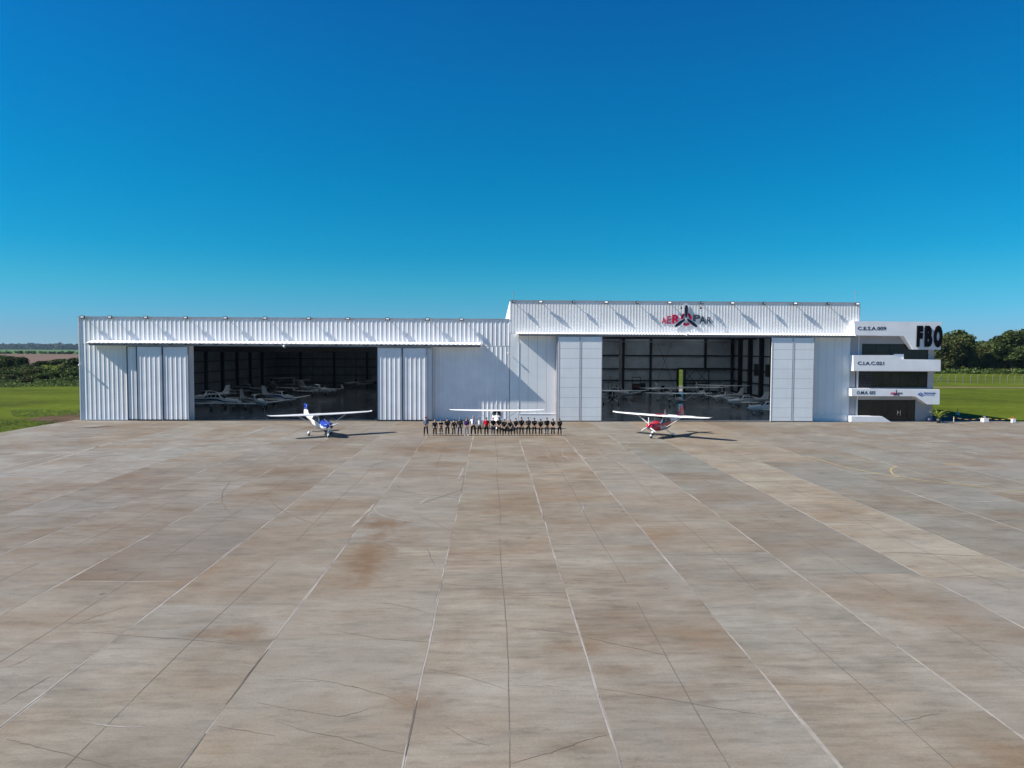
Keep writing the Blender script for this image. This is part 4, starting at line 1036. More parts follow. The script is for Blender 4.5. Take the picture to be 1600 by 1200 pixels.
# ------------------------------------------------------------------ fence
fn = empty('field_fence', (140, 206, 0), label='long wire fence on pale posts across the far grass field', cat='fence')
a, b = on_ground(1458, 598.5), on_ground(1620, 598.8)
n = 14; prevp = None
for k in range(-22, n + 22):
    c = a.lerp(b, k / n)
    if -2 > k: pass
    P_(MB().rect_bar((c.x, c.y, -.1), (c.x, c.y, 2.15), .11, .11).rect_bar((c.x, c.y, 2.1), (c.x + .1, c.y - .35, 2.45), .08, .08).build('fence_post', 'wood_pole'), fn)
for z in (.3, .7, 1.1, 1.5, 1.9):
    P_(MB().bar((a + (a - b) * 1.5 + Vector((0, 0, z))), (b + (b - a) * 1.5 + Vector((0, 0, z))), .012, 4).build('fence_wire', 'wire'), fn)
c = a.lerp(b, 1 / n)
for s_ in (-1, 1): P_(MB().rect_bar((c.x, c.y, 2.0), (c.x + s_ * 1.7, c.y, 0), .12, .12).build('fence_brace', 'wood_pole'), fn)
c2 = a.lerp(b, 5 / n)
# ------------------------------------------------------------------ aircraft (local frame: nose +X, left +Y)
def superring(x, zc, hw, hh, e=2.4, n=24, top_e=None):
    r = []
    for i in range(n):
        t = 2 * math.pi * i / n
        c, s = math.cos(t), math.sin(t)
        r.append((x, hw * math.copysign(abs(c) ** (2 / e), c), zc + hh * math.copysign(abs(s) ** (2 / e), s)))
    return r
def interp(secs, x):
    secs = sorted(secs)
    if x <= secs[0][0]: return secs[0][1:]
    for a, b in zip(secs, secs[1:]):
        if a[0] <= x <= b[0]:
            t = (x - a[0]) / (b[0] - a[0]); return tuple(p + (q - p) * t for p, q in zip(a[1:], b[1:]))
    return secs[-1][1:]
def surf(secs, x, ang, off=0.0, e=2.4):
    zc, hw, hh = interp(secs, x); c, s = math.cos(ang), math.sin(ang)
    return (x, (hw + off) * math.copysign(abs(c) ** (2 / e), c), zc + (hh + off) * math.copysign(abs(s) ** (2 / e), s))
def fuselage(secs, n=24, step=0.16):
    xs = sorted({s[0] for s in secs} | set(np.arange(min(s[0] for s in secs), max(s[0] for s in secs), step).round(3)))
    return [superring(x, *interp(secs, x), n=n) for x in xs], xs
def patch(secs, corners, mat, name, parent, off=0.012, nu=8, nv=6, bow=0.0):
    """window or paint panel lying on the fuselage: corners = (x, angle deg) x 4"""
    mb = MB(); vs = []
    (xa, aa), (xb, ab), (xc, ac), (xd, ad) = corners
    for j in range(nv + 1):
        v = j / nv
        for i in range(nu + 1):
            u = i / nu
            x = (xa * (1 - u) + xb * u) * (1 - v) + (xd * (1 - u) + xc * u) * v
            a = (aa * (1 - u) + ab * u) * (1 - v) + (ad * (1 - u) + ac * u) * v
            vs.append(surf(secs, x, rad(a), off))
    k = nu + 1
    mb.add(vs, [(j * k + i, j * k + i + 1, (j + 1) * k + i + 1, (j + 1) * k + i) for j in range(nv) for i in range(nu)])
    me = mb.mesh(name, mat, True)
    return link(name, me, parent)
FOIL = [(0, 0), (.04, .045), (.15, .075), (.35, .085), (.65, .055), (1, .004), (1, -.004), (.65, -.012), (.3, -.03), (.08, -.03)]
def wing_mesh(stations, mi=None):
    """stations: (y, x leading edge, chord, z, thickness factor)"""
    rr = [[(xl - c * u, y, z + c * w * t) for u, w in FOIL] for y, xl, c, z, t in stations]
    return MB().rings(rr)
def vfoil(stations):
    """upright surface: (z, x leading edge, chord, thickness)"""
    rr = [[(xl - c * u, c * (w - .02) * t, z) for u, w in FOIL] for z, xl, c, t in stations]
    return MB().rings(rr)
def wheel(parent, x, y, r, w, pant=None, rim='silver_paint', name='wheel'):
    o = MB().bar((0, -w / 2, 0), (0, w / 2, 0), r, 16).build(name, 'rubber', parent, loc=(x, y, r)); smooth_by_angle(o.data)
    MB().bar((0, -w / 2 - .01, 0), (0, w / 2 + .01, 0), r * .5, 10).build('rim', rim, o)
    if pant:
        rr = []
        for u in np.linspace(0, 1, 10):
            k = max(.03, math.sin(math.pi * min(1, u ** .62)) ** .7)
            rr.append([((.48 - u * 1.05) * r * 2.1, w * .85 * k * math.cos(2 * math.pi * i / 12), r * .35 + r * (.78 * k) * math.sin(2 * math.pi * i / 12) + .04 * u) for i in range(12)])
        q = MB().rings(rr).build('wheel_fairing', pant, o, True)
def propeller(parent, x, z, R, blades, phase, bm='prop_white', sm='white_paint', tip=None, spin=.14):
    s = MB().rings([superring(x + u * .32, z, max(.01, spin * math.sqrt(1 - u * u)), max(.01, spin * math.sqrt(1 - u * u)), 2, 12) for u in (0, .3, .6, .85, .98)]).build('spinner', sm, parent, True)
    for k in range(blades):
        a = rad(phase + 360 * k / blades); ca, sa = math.cos(a), math.sin(a); rr = []
        for u, w in ((.08, .5), (.25, .9), (.5, 1), (.75, .85), (.93, .6), (1, .25)):
            tw = rad(55 - 38 * u); L = []
            for q in range(6):
                t = 2 * math.pi * q / 6
                cx, cw = .018 * math.cos(t), .075 * w * math.sin(t)
                px = cx * math.cos(tw) + cw * math.sin(tw); pw = -cx * math.sin(tw) + cw * math.cos(tw)
                L.append((x + .08 + px, ca * pw * 1 - 0 + (-sa) * u * R, z + ca * u * R + sa * pw))
            rr.append(L)
        MB().rings(rr).build('propeller_blade', bm, parent, True)
def finish(t):
    for c in t.children:
        if c.type == 'MESH' and c.name.split('.')[0] in ('fuselage', 'wing', 'fin', 'tailplane', 'strut', 'gear_leg', 'rudder', 'engine_nacelle'):
            smooth_by_angle(c.data, 50)

HI = [(2.42, 1.18, .22, .16), (2.32, 1.17, .36, .27), (2.05, 1.15, .46, .36), (1.6, 1.13, .52, .43), (1.1, 1.13, .56, .49), (.95, 1.15, .57, .53), (.55, 1.28, .585, .68), (.15, 1.38, .59, .76),
      (-.9, 1.40, .58, .74), (-1.4, 1.42, .53, .66), (-1.9, 1.47, .43, .50), (-2.6, 1.53, .31, .35), (-3.6, 1.60, .20, .25), (-4.6, 1.67, .11, .17), (-5.25, 1.72, .05, .10)]
def high_wing(loc, heading, label, paint_fn, span=10.3, group=None, prop=(3, 0, 'prop_white', 'white_paint'), wing_m='white_paint', fin_mats=('white_paint', 'white_paint'), pants='white_paint', cat='aeroplane', windows=True, detail=True, name='light_aircraft', body=('white_paint', 'blue_paint', 'silver_paint'), scale=1.0):
    t = empty(name, (loc[0], loc[1], loc[2] if len(loc) > 2 else 0.012), rad(heading), label=label, cat=cat, group=group)
    t.scale = (scale,) * 3
    rr, xs = fuselage(HI, 28)
    MB().rings(rr, lambda j, i: paint_fn((xs[j] + xs[min(j + 1, len(xs) - 1)]) / 2, (i + .5) * 360 / 28)).build('fuselage', body, t)
    zt = 2.12
    for s in (1, -1):
        st = [(s * .0, .72, 1.42, zt, 1.1), (s * .55, .72, 1.42, zt, 1.1), (s * span * .27, .72, 1.38, zt + .03, 1), (s * span * .43, .60, 1.12, zt + .07, .9), (s * (span / 2 - .12), .42, .80, zt + .10, .7), (s * span / 2, .25, .45, zt + .17, .5)]
        if s < 0: st = st[::-1]
        MB().rings([[(xl - c * u, y, z + c * w * q) for u, w in FOIL] for y, xl, c, z, q in st]).build('wing', wing_m, t)
        MB().rings([superring(0, 0, .03, .10, 2, 8), superring(.01, 0, .03, .10, 2, 8)]).mesh('x', wing_m) if False else None
        # strut with streamline section
        A, B = Vector((.35, s * .52, .86)), Vector((.32, s * 2.45, zt - .02))
        MB().rect_bar(A, B, .10, .035).build('strut', wing_m, t)
        tl = [(s * .0, -4.35, .80, 1.78, .8), (s * 1.5, -4.52, .55, 1.80, .7)]
        if s < 0: tl = tl[::-1]
        MB().rings([[(xl - c * u, y, z + c * w * q) for u, w in FOIL] for y, xl, c, z, q in tl]).build('tailplane', wing_m, t)
        MB().rect_bar((-.45, s * .42, .72), (-.55, s * 1.08, .24), .10, .04).build('gear_leg', 'silver_paint', t)
        wheel(t, -.55, s * 1.12, .20, .15, pants)
        if windows:
            def W(corners, nm, off=.012):
                cc = [(x, a if s > 0 else 180 - a) for x, a in corners]
                patch(HI, cc, 'canopy_glass', nm, t, off)
            W([(-.02, 3), (.88, 10), (.28, 46), (-.02, 44)], 'door_window')
            W([(-1.25, 12), (-.10, 3), (-.10, 42), (-1.0, 42)], 'side_window')
    MB().bar((1.98, 0, .85), (1.95, 0, .25), .035, 8).build('gear_leg', 'silver_paint', t)
    wheel(t, 1.92, 0, .18, .13, pants)
    if windows:
        for s in (1, -1):
            patch(HI, [(.98, 42 if s > 0 else 138), (1.02, 90), (.22, 90), (.30, 50 if s > 0 else 130)], 'canopy_glass', 'windscreen', t, .014)
    m1, m2 = fin_mats
    vfoil([(1.70, -3.45, 1.95, .7), (2.0, -3.95, 1.42, .7), (2.28, -4.15, 1.18, .7)]).build('fin', m1, t)
    vfoil([(2.281, -4.15, 1.18, .7), (2.6, -4.38, .98, .65), (2.90, -4.60, .76, .5)]).build('fin_cap', m2, t, True)
    propeller(t, 2.42, 1.2, .92, prop[0], prop[1], prop[2], prop[3])
    for s in (1, -1):
        MB().add([(2.425, s * .10, 1.02), (2.425, s * .26, 1.04), (2.40, s * .27, 1.13), (2.425, s * .10, 1.12)], [(0, 1, 2, 3) if s > 0 else (3, 2, 1, 0)]).build('air_intake', 'black_paint', t)
    if detail:
        MB().bar((-.6, .1, 2.2), (-.75, .1, 2.72), .012, 4).build('antenna', 'steel_grey', t)
        MB().bar((-1.2, -.1, 2.1), (-1.35, -.1, 2.42), .012, 4).build('antenna', 'steel_grey', t)
    finish(t)
    return t

def paint_blue(x, a):      # cowling top blue, belly grey
    if x > .98:
        lim = 12 - (x - .98) * 22 if x < 2.2 else -60
        return 1 if (lim < a < 180 - lim or (lim < 0 and (a > 360 + lim or a < 180 - lim))) else 0
    if a > 205 and a < 335 and x > -1.6: return 2
    if x > .1 and 172 > a > 8 and x > .75: return 1
    return 0
def paint_red(x, a):
    if x > 1.0: return 1 if not (235 < a < 305) else 2
    if -.6 < x <= 1.0 and 62 < a < 118: return 1
    side = a if a <= 180 else 360 - a
    low = a > 180
    k = abs(((a + 90) % 360) - 180)           # 0 = top, 180 = bottom
    band = 95 + (1.0 - x) * 12
    if -2.6 < x <= 1.0 and 66 + (1 - x) * 8 < k < band: return 1
    if x < -3.2: return 1 if k < 60 else 2
    if x < -2.0 and 40 < k < 75: return 0
    if k > 112: return 2
    return 0
def pos_of(nw, heading, off=1.92):
    f = Vector((math.cos(rad(heading)), math.sin(rad(heading)))); return (nw[0] - f.x * off, nw[1] - f.y * off, 0.012)
HB = -57.5; HR = -130.5
blue = high_wing(pos_of((-15.75, 69.7), HB, 2.25), HB, 'white high wing light aircraft with blue nose and blue fin tip on the apron', paint_blue, span=10.6, prop=(3, 40, 'prop_white', 'navy_paint'), fin_mats=('white_paint', 'blue_paint'), group='light aircraft parked outside on the apron')
red = high_wing(pos_of((15.72, 69.6), HR), HR, 'white high wing light aircraft with crimson nose and striped crimson fin on the apron', paint_red, span=10.8, prop=(3, 0, 'prop_white', 'red_paint'), fin_mats=('red_paint', 'red_paint'), body=('white_paint', 'red_paint', 'silver_paint'), group='light aircraft parked outside on the apron')
MB().box(-.5, .6, -.34, .34, 2.262, 2.285).build('roof_panel', 'red_paint', red)
for dx in (0.14,):
    for s in (1, -1):
        MB().rect_bar((-4.15 - dx, s * .045, 1.95), (-4.72 - dx * .4, s * .03, 2.76), .012, .06).build('fin_stripe', 'white_paint', red)
white = high_wing((.58, 77.9, .012), -90.0, 'all white high wing light aircraft standing nose on behind the row of people', lambda x, a: 0, span=10.9, scale=.95, prop=(3, 0, 'prop_white', 'white_paint'), group='light aircraft parked outside on the apron')

# low wing singles and twins for inside the hangars
LO = [(2.9, 1.08, .14, .12), (2.75, 1.08, .34, .26), (2.3, 1.08, .46, .36), (1.5, 1.10, .54, .44), (.9, 1.14, .57, .48), (.4, 1.30, .58, .60), (-.1, 1.42, .58, .68), (-1.2, 1.42, .57, .66), (-2.0, 1.36, .50, .54),
      (-3.0, 1.30, .34, .38), (-4.2, 1.32, .20, .26), (-5.4, 1.38, .08, .14)]
def low_wing(loc, heading, label, stripe='navy_paint', base='white_paint', span=10.2, twin=False, ttail=False, tips=False, winglets=False, prop=(2, 30), group='aircraft inside the lower hangar', pants=None, scale=1.0, name='light_aircraft', glass=True):
    t = empty(name, (loc[0], loc[1], .015), rad(heading), label=label, cat='aeroplane', group=group)
    t.scale = (scale,) * 3
    rr, xs = fuselage(LO, 24, .22)
    def pf(j, i):
        k = abs(((i + .5) * 15 + 90) % 360 - 180); x = xs[j]
        return 1 if 92 < k < 112 or (k >= 112 and x > 0.5 and False) else (2 if k > 135 else 0)
    MB().rings(rr, pf).build('fuselage', (base, stripe, base), t)
    for s in (1, -1):
        st = [(s * .3, .85, 2.0, .80, 1), (s * 1.2, .60, 1.75, .84, 1), (s * span * .46, .30, 1.15, 1.12, .9), (s * span / 2, .1, .6, 1.17, .6)]
        if s < 0: st = st[::-1]
        MB().rings([[(xl - c * u, y, z + c * w * q) for u, w in FOIL] for y, xl, c, z, q in st]).build('wing', base, t)
        zt = 2.75 if ttail else 1.42
        tl = [(s * .0, -4.6, .95, zt, .8), (s * 1.9, -4.9, .6, zt + .03, .7)]
        if s < 0: tl = tl[::-1]
        MB().rings([[(xl - c * u, y, z + c * w * q) for u, w in FOIL] for y, xl, c, z, q in tl]).build('tailplane', base, t)
        if tips:
            MB().rings([superring(1.1 - u * 2.4, 1.17, max(.02, .19 * math.sin(math.pi * min(1, (u + .03)) ** .7)), max(.02, .19 * math.sin(math.pi * min(1, (u + .03)) ** .7)), 2, 10) for u in np.linspace(0, .96, 9)]).build('tip_tank', base, t, True, ).location.y = s * span / 2
        if winglets:
            MB().add([(.1, s * span / 2, 1.15), (-.5, s * span / 2, 1.15), (-.85, s * (span / 2 + .15), 1.85), (-.55, s * (span / 2 + .15), 1.85)] + [(.1, s * span / 2 + .04, 1.15), (-.5, s * span / 2 + .04, 1.15), (-.85, s * (span / 2 + .15) + .03, 1.85), (-.55, s * (span / 2 + .15) + .03, 1.85)],
                     [(0, 1, 2, 3), (7, 6, 5, 4), (0, 3, 7, 4), (1, 5, 6, 2), (3, 2, 6, 7)]).build('winglet', base, t)
        MB().bar((-.35, s * 1.5, .85), (-.4, s * 1.55, .2), .045, 6).build('gear_leg', 'silver_paint', t)
        wheel(t, -.4, s * 1.58, .2, .15, pants)
        if glass:
            for a, b_ in ((.32, -.35), (-.42, -1.05), (-1.12, -1.65), (-1.72, -2.15)):
                c0 = [(b_, 16), (a, 16), (a - (.38 if a > 0 else 0), 52), (b_ + (.25 if b_ < -2 else 0), 52)]
                patch(LO, [(x, q if s > 0 else 180 - q) for x, q in c0], 'canopy_glass', 'side_window', t, .012, 3, 4)
        if twin:
            MB().rings([superring(1.9 - u * 2.4, 1.05, .30 * math.sin(math.pi * min(.97, u + .22) ** .8) + .02, .27 * math.sin(math.pi * min(.97, u + .22) ** .8) + .02, 2.3, 12) for u in np.linspace(0, .95, 8)]).build('engine_nacelle', base, t, True).location.y = s * 2.0
            for k in range(2):
                a = rad(25 + 180 * k); MB().rect_bar((1.95, s * 2.0, 1.05), (1.95, s * 2.0 + math.sin(a) * .95, 1.05 + math.cos(a) * .95), .04, .15).build('propeller_blade', 'prop_grey', t)
    if glass:
        for s in (1, -1):
            patch(LO, [(.92, 40 if s > 0 else 140), (.95, 90), (.10, 90), (.15, 52 if s > 0 else 128)], 'canopy_glass', 'windscreen', t, .014, 4, 4)
    MB().bar((1.9, 0, .8), (1.95, 0, .2), .04, 6).build('gear_leg', 'silver_paint', t)
    wheel(t, 1.95, 0, .18, .13, pants)
    vfoil([(1.45, -3.4, 2.1, .5), (1.9, -4.2, 1.35, .5), (2.75, -4.75, .95, .45)]).build('fin', stripe if stripe == 'black_paint' else base, t)
    if not twin: propeller(t, 2.88, 1.1, .95, prop[0], prop[1], 'prop_grey' if prop[0] == 2 else 'prop_white', base, spin=.15)
    finish(t)
    return t
GL = 'aircraft inside the lower hangar'; GR = 'aircraft inside the taller hangar'
def at_px(x, y, back=0.0, heading=0):
    p = on_ground(x, y); f = (math.cos(rad(heading)), math.sin(rad(heading)))
    return (p.x - f[0] * back, p.y - f[1] * back)
def LWp(px, py, hd, lab, **k): return low_wing(at_px(px, py, 1.95, hd), hd, lab, **k)
LWp(364, 640, -14, 'white low wing aircraft with navy stripe and tip tanks nearest the doors, side on', tips=True, scale=1.05)
LWp(411, 641, -47, 'white low wing aircraft with navy belly turned three quarters to the doors', stripe='navy_paint')
LWp(455, 633, -38, 'blue and white low wing aircraft behind the pair nearest the doors', stripe='blue_paint')
LWp(512, 619, -35, 'twin engine aircraft with high tail and upturned wing tips deep in the hangar', twin=True, ttail=True, winglets=True, stripe='silver_paint', span=11.5, base='white_paint')
LWp(474, 614, -60, 'grey low wing aircraft in the dark middle of the hangar', stripe='steel_dark', base='silver_paint')
LWp(405, 618, -20, 'dim low wing aircraft beside the far wall columns', stripe='navy_paint', base='silver_paint')
LWp(352, 618, 15, 'pale aircraft tail and wing behind the tip tank aircraft', stripe='silver_paint')
LWp(306, 633, -110, 'aircraft half hidden behind the opened door of the lower hangar', stripe='navy_paint')
high_wing(at_px(425, 606), -70, 'dim high wing aircraft at the back of the lower hangar', lambda x, a: 0, group=GL, detail=False, body=('silver_paint', 'silver_paint', 'silver_paint'))
LWp(548, 607, -130, 'low dark aircraft near the back wall girts', stripe='steel_dark', base='silver_paint', twin=True)
# taller hangar
high_wing(at_px(956, 634, 1.55, -96), -96, 'black nosed high wing aircraft with three white propeller blades', lambda x, a: 1 if x > .9 or 200 < a < 340 else 0, group=GR, prop=(3, 0, 'prop_white', 'black_paint'), body=('silver_paint', 'black_paint', 'black_paint'), scale=1.05, pants=None)
LWp(979, 625, -60, 'grey low wing aircraft behind the black nosed one', stripe='silver_paint', base='silver_paint', group=GR)
high_wing(at_px(1063, 638, 1.55, -90), -92, 'pale blue nosed high wing aircraft under a dark windscreen on black wheels', lambda x, a: 0 if x < 1 else 2, group=GR, pants=None, detail=False, prop=(2, 90, 'prop_grey', 'silver_paint'))
high_wing(at_px(1044, 627, 1.55, -84), -84, 'small grey high wing aircraft in front of the rear wall', lambda x, a: 2, group=GR, pants='white_paint', detail=False, span=9.4)
high_wing(at_px(1098, 625, 1.55, -95), -97, 'white high wing aircraft parked before the braced rear door', lambda x, a: 0, group=GR, pants='white_paint', detail=False, span=9.4)
high_wing(at_px(1128, 621, 1.55, -108), -108, 'yellow bellied dark high wing aircraft in front of the corner column', lambda x, a: 1, group=GR, pants=None, detail=False, body=('white_paint', 'black_paint', 'black_paint'), span=10)
LWp(1119, 629, -150, 'white low wing aircraft with faired wheels near the corner', stripe='silver_paint', group=GR, pants='white_paint', prop=(3, 0), scale=.85)
LWp(1143, 636.5, -165, 'white low wing aircraft with registration letters on its wing', stripe='silver_paint', group=GR, pants='white_paint', scale=.85)
LWp(1175, 648, -170, 'bright white low wing aircraft closest to the doors', stripe='white_paint', group=GR, pants='white_paint', scale=.85)
# workshop things by the rear wall
def floor_thing(name, px, py, lab, cat, fn):
    p = on_ground(px, py); t = empty(name, (p.x, p.y, .012), label=lab, cat=cat); fn(t); return t
def hoist(t):
    for s in (-1, 1): MB().rect_bar((s * .85, 0, 0), (s * .85, 0, 3.2), .10, .10).build('mast', 'steel_dark', t)
    MB().rect_bar((-.85, 0, 3.2), (.85, 0, 3.2), .1, .14).build('cross_beam', 'steel_dark', t)
    MB().box(-.75, .75, -.4, .4, .35, 1.9).build('cabinet', 'steel_dark', t)
    MB().box(-.6, .6, -.42, -.402, 1.2, 1.5).build('front_label', 'red_tool', t)
    MB().box(-.95, .95, -.5, .5, .0, .3).build('base_frame', 'steel_dark', t)
floor_thing('engine_hoist', 994, 614, 'dark cabinet hoist with a red front panel against the rear wall', 'hoist', hoist)
def ladder(t):
    for s in (-1, 1):
        MB().rect_bar((s * .35, 0, 0), (s * .15, .5, 3.4), .07, .07).build('rail', 'steel_grey', t)
        MB().rect_bar((s * .35, 1.2, 0), (s * .15, .55, 3.4), .07, .07).build('rail', 'steel_grey', t)
    for k in range(9): MB().rect_bar((-.33 + k * .02, .055 * k + .05, .35 + k * .35), (.33 - k * .02, .055 * k + .05, .35 + k * .35), .04, .04).build('rung', 'steel_grey', t)
floor_thing('step_ladder', 954, 613, 'tall dark step ladder open against the rear wall', 'ladder', ladder)
def cart(t):
    MB().box(-.9, .9, -.4, .4, .5, .62).build('top_shelf', 'steel_grey', t); MB().box(-.9, .9, -.4, .4, .15, .25).build('lower_shelf', 'steel_grey', t)
    for sx in (-1, 1):
        for sy in (-1, 1): MB().rect_bar((sx * .85, sy * .35, 0), (sx * .85, sy * .35, .5), .06, .06).build('leg', 'steel_dark', t)
    for k, (x, h) in enumerate(((-.6, .5), (-.2, .8), (.25, .35), (.6, .6))): MB().box(x - .14, x + .14, -.15, .15, .62, .62 + h).build('tool_box', 'steel_dark', t)
floor_thing('tool_trolley', 965, 613, 'low tool trolley loaded with dark boxes beside the wide column', 'trolley', cart)
def chair(t):
    MB().box(-.5, .5, -.5, .5, .4, .6).build('seat', 'steel_dark', t); MB().box(-.5, .5, .4, .55, .6, 1.9).build('backrest', 'steel_dark', t)
    for sx in (-1, 1):
        for sy in (-1, 1): MB().rect_bar((sx * .42, sy * .42, 0), (sx * .42, sy * .42, .4), .06, .06).build('leg', 'steel_dark', t)
floor_thing('engine_stand', 1005.5, 613, 'dark stand with an upright back near the engine hoist', 'stand', chair)
def crate(t):
    MB().box(-1.6, 1.6, -.8, .8, .12, 2.3).build('crate_body', 'steel_dark', t)
    for s in (-1, 1): MB().box(s * 1.3 - .15, s * 1.3 + .15, -.7, .7, 0, .12).build('skid', 'steel_dark', t)
    MB().box(-1.65, 1.65, -.85, .85, 2.3, 2.38).build('lid', 'steel_grey', t)
floor_thing('storage_crate', 559, 601.5, 'large dark storage crate at the back wall of the lower hangar', 'crate', crate)
p = on_depth(1036, 604, 149.7)
t = tag(MB().box(-.35, .35, -.2, 0, -.22, .22).build('wall_box', 'steel_dark', loc=(p.x, 149.95, p.z)), 'small dark box mounted on the pale rear wall of the hangar', 'box')
# ------------------------------------------------------------------ people (local frame: facing -Y, standing 1.75 m)
def skin_mesh(nodes, edges, root, sub=1):
    """nodes: name -> (x, y, z, rx[, ry]); grown with the Skin modifier into one closed surface"""
    names = list(nodes); idx = {n: i for i, n in enumerate(names)}
    me = bpy.data.meshes.new('body'); me.from_pydata([nodes[n][:3] for n in names], [(idx[a], idx[b]) for a, b in edges], [])
    ob = bpy.data.objects.new('body', me); COL.objects.link(ob)
    ob.modifiers.new('skin', 'SKIN'); 
    if sub: ob.modifiers.new('sub', 'SUBSURF').levels = sub
    for i, n in enumerate(names):
        r = nodes[n][3:]; v = me.skin_vertices[0].data[i]; v.radius = (r[0], r[1] if len(r) > 1 else r[0]); v.use_root = (n == root)
    dg = bpy.context.evaluated_depsgraph_get()
    out = bpy.data.meshes.new_from_object(ob.evaluated_get(dg))
    bpy.data.objects.remove(ob); bpy.data.meshes.remove(me)
    out.polygons.foreach_set('use_smooth', [True] * len(out.polygons))
    return out
def V(*a): return Vector(a)
POSES = {   # elbow, wrist for the left arm (x > 0); mirrored for the right with a small shift
    'clasp': ((.235, -.05, 1.14), (.08, -.20, .97), (-.235, -.05, 1.14), (-.06, -.205, .96), -1),
    'clasp_low': ((.24, -.04, 1.13), (.09, -.17, .90), (-.24, -.04, 1.13), (-.06, -.175, .89), -1),
    'crossed': ((.27, -.10, 1.16), (-.02, -.24, 1.20), (-.27, -.10, 1.16), (.02, -.20, 1.15), 0),
    'side': ((.25, .02, 1.15), (.27, -.03, .90), (-.25, .02, 1.15), (-.27, -.03, .90), 1),
    'behind': ((.25, .06, 1.16), (.12, .17, .96), (-.25, .06, 1.16), (-.10, .17, .95), 2),
}
def build_pose(pose, spread, female):
    el, wl_, er, wr, hm = POSES[pose]
    sw = .165 if female else .185; hip = .10
    n = {'pelvis': (0, 0, .94, .155, .115), 'waist': (0, 0, 1.10, .135 if female else .15, .10), 'chest': (0, 0, 1.30, .165 if female else .18, .12), 'neckb': (0, .01, 1.455, .075, .07), 'neck': (0, .005, 1.52, .052, .055),
         'jaw': (0, -.02, 1.575, .058, .068), 'head': (0, -.005, 1.65, .076, .092), 'crown': (0, .005, 1.715, .058, .072), 'nose': (0, -.105, 1.635, .014)}
    E = [('pelvis', 'waist'), ('waist', 'chest'), ('chest', 'neckb'), ('neckb', 'neck'), ('neck', 'jaw'), ('jaw', 'head'), ('head', 'crown'), ('head', 'nose')]
    for s, e, w, q in ((1, el, wl_, 'l'), (-1, er, wr, 'r')):
        n['sh' + q] = (s * sw, .005, 1.415, .062); n['el' + q] = (*e, .043); n['wr' + q] = (*w, .028)
        E += [('neckb', 'sh' + q), ('sh' + q, 'el' + q), ('el' + q, 'wr' + q)]
        W = Vector(w); Eb = Vector(e); d = (W - Eb).normalized()
        if hm == -1: hd = (d + V(0, -.1, -.9)).normalized()
        elif hm == 1: hd = V(0, -.05, -1).normalized()
        else: hd = d
        palm = W + hd * .07; n['pa' + q] = (*palm, .034, .022); E.append(('wr' + q, 'pa' + q))
        sd = hd.cross(V(0, 1, 0)); sd = sd.normalized() if sd.length > .1 else V(1, 0, 0)
        curl = V(0, .3, 0) if hm == 1 else V(-s * .5, .2, 0) if hm == -1 else V(0, 0, -.2)
        for k, L in enumerate((.062, .074, .078, .066)):
            b = palm + sd * (k - 1.5) * .019 + hd * .02; m_ = b + hd * L * .55; t_ = m_ + (hd + curl).normalized() * L * .5
            n['f%d%s' % (k, q)] = (*b, .0095); n['g%d%s' % (k, q)] = (*m_, .009); n['h%d%s' % (k, q)] = (*t_, .0075)
            E += [('pa' + q, 'f%d%s' % (k, q)), ('f%d%s' % (k, q), 'g%d%s' % (k, q)), ('g%d%s' % (k, q), 'h%d%s' % (k, q))]
        th = W + hd * .035 - sd * .038 * s; t2 = th + (hd - sd * s * .6).normalized() * .045
        n['t1' + q] = (*th, .013); n['t2' + q] = (*t2, .010); E += [('wr' + q, 't1' + q), ('t1' + q, 't2' + q)]
        n['hp' + q] = (s * hip, 0, .90, .092); n['kn' + q] = (s * (hip + spread * .55), -.01, .50, .060); n['an' + q] = (s * (hip + spread), .015, .10, .042); n['to' + q] = (s * (hip + spread + .03), -.14, .04, .038, .03)
        E += [('pelvis', 'hp' + q), ('hp' + q, 'kn' + q), ('kn' + q, 'an' + q), ('an' + q, 'to' + q)]
    body = skin_mesh(n, E, 'pelvis', 1)
    def g(k, dr, dz=0): a = n[k]; return (a[0], a[1], a[2] + dz, *[r + dr for r in a[3:]])
    # short-sleeved shirt
    s_ = {'hem': (0, 0, .915, .178, .138), 'waist': (0, -.005, 1.08, .168 if not female else .150, .132), 'chest': (0, -.005, 1.30, .198 if not female else .182, .142), 'neckb': (0, .01, 1.45, .088, .082), 'collar': (0, .008, 1.488, .066, .066)}
    e_ = [('hem', 'waist'), ('waist', 'chest'), ('chest', 'neckb'), ('neckb', 'collar')]
    long_ = {}
    for q in 'lr':
        a, b, c = Vector(n['sh' + q][:3]), Vector(n['el' + q][:3]), Vector(n['wr' + q][:3])
        m_ = a.lerp(b, .82); s_['s' + q] = (*a, .072); s_['e' + q] = (*m_, .058); e_ += [('neckb', 's' + q), ('s' + q, 'e' + q)]
        long_['f' + q] = (*b, .056); long_['w' + q] = (*b.lerp(c, .93), .040)
    shirt = skin_mesh(s_, e_, 'chest', 1)
    sl = dict(s_); sl.update(long_)
    jacket = skin_mesh(sl, e_ + [('el'[0] + q, 'f' + q) for q in 'lr'] + [('f' + q, 'w' + q) for q in 'lr'], 'chest', 1)
    t_ = {'belt': (0, 0, 1.0, .160, .120), 'pelvis': (0, 0, .93, .168, .128)}; te = [('belt', 'pelvis')]
    for q, s in (('l', 1), ('r', -1)):
        t_['h' + q] = (s * (hip + .005), 0, .87, .102); t_['k' + q] = (s * (hip + spread * .55), -.01, .50, .076); t_['a' + q] = (s * (hip + spread), .012, .085, .066)
        te += [('pelvis', 'h' + q), ('h' + q, 'k' + q), ('k' + q, 'a' + q)]
    trousers = skin_mesh(t_, te, 'pelvis', 1)
    shoes = []
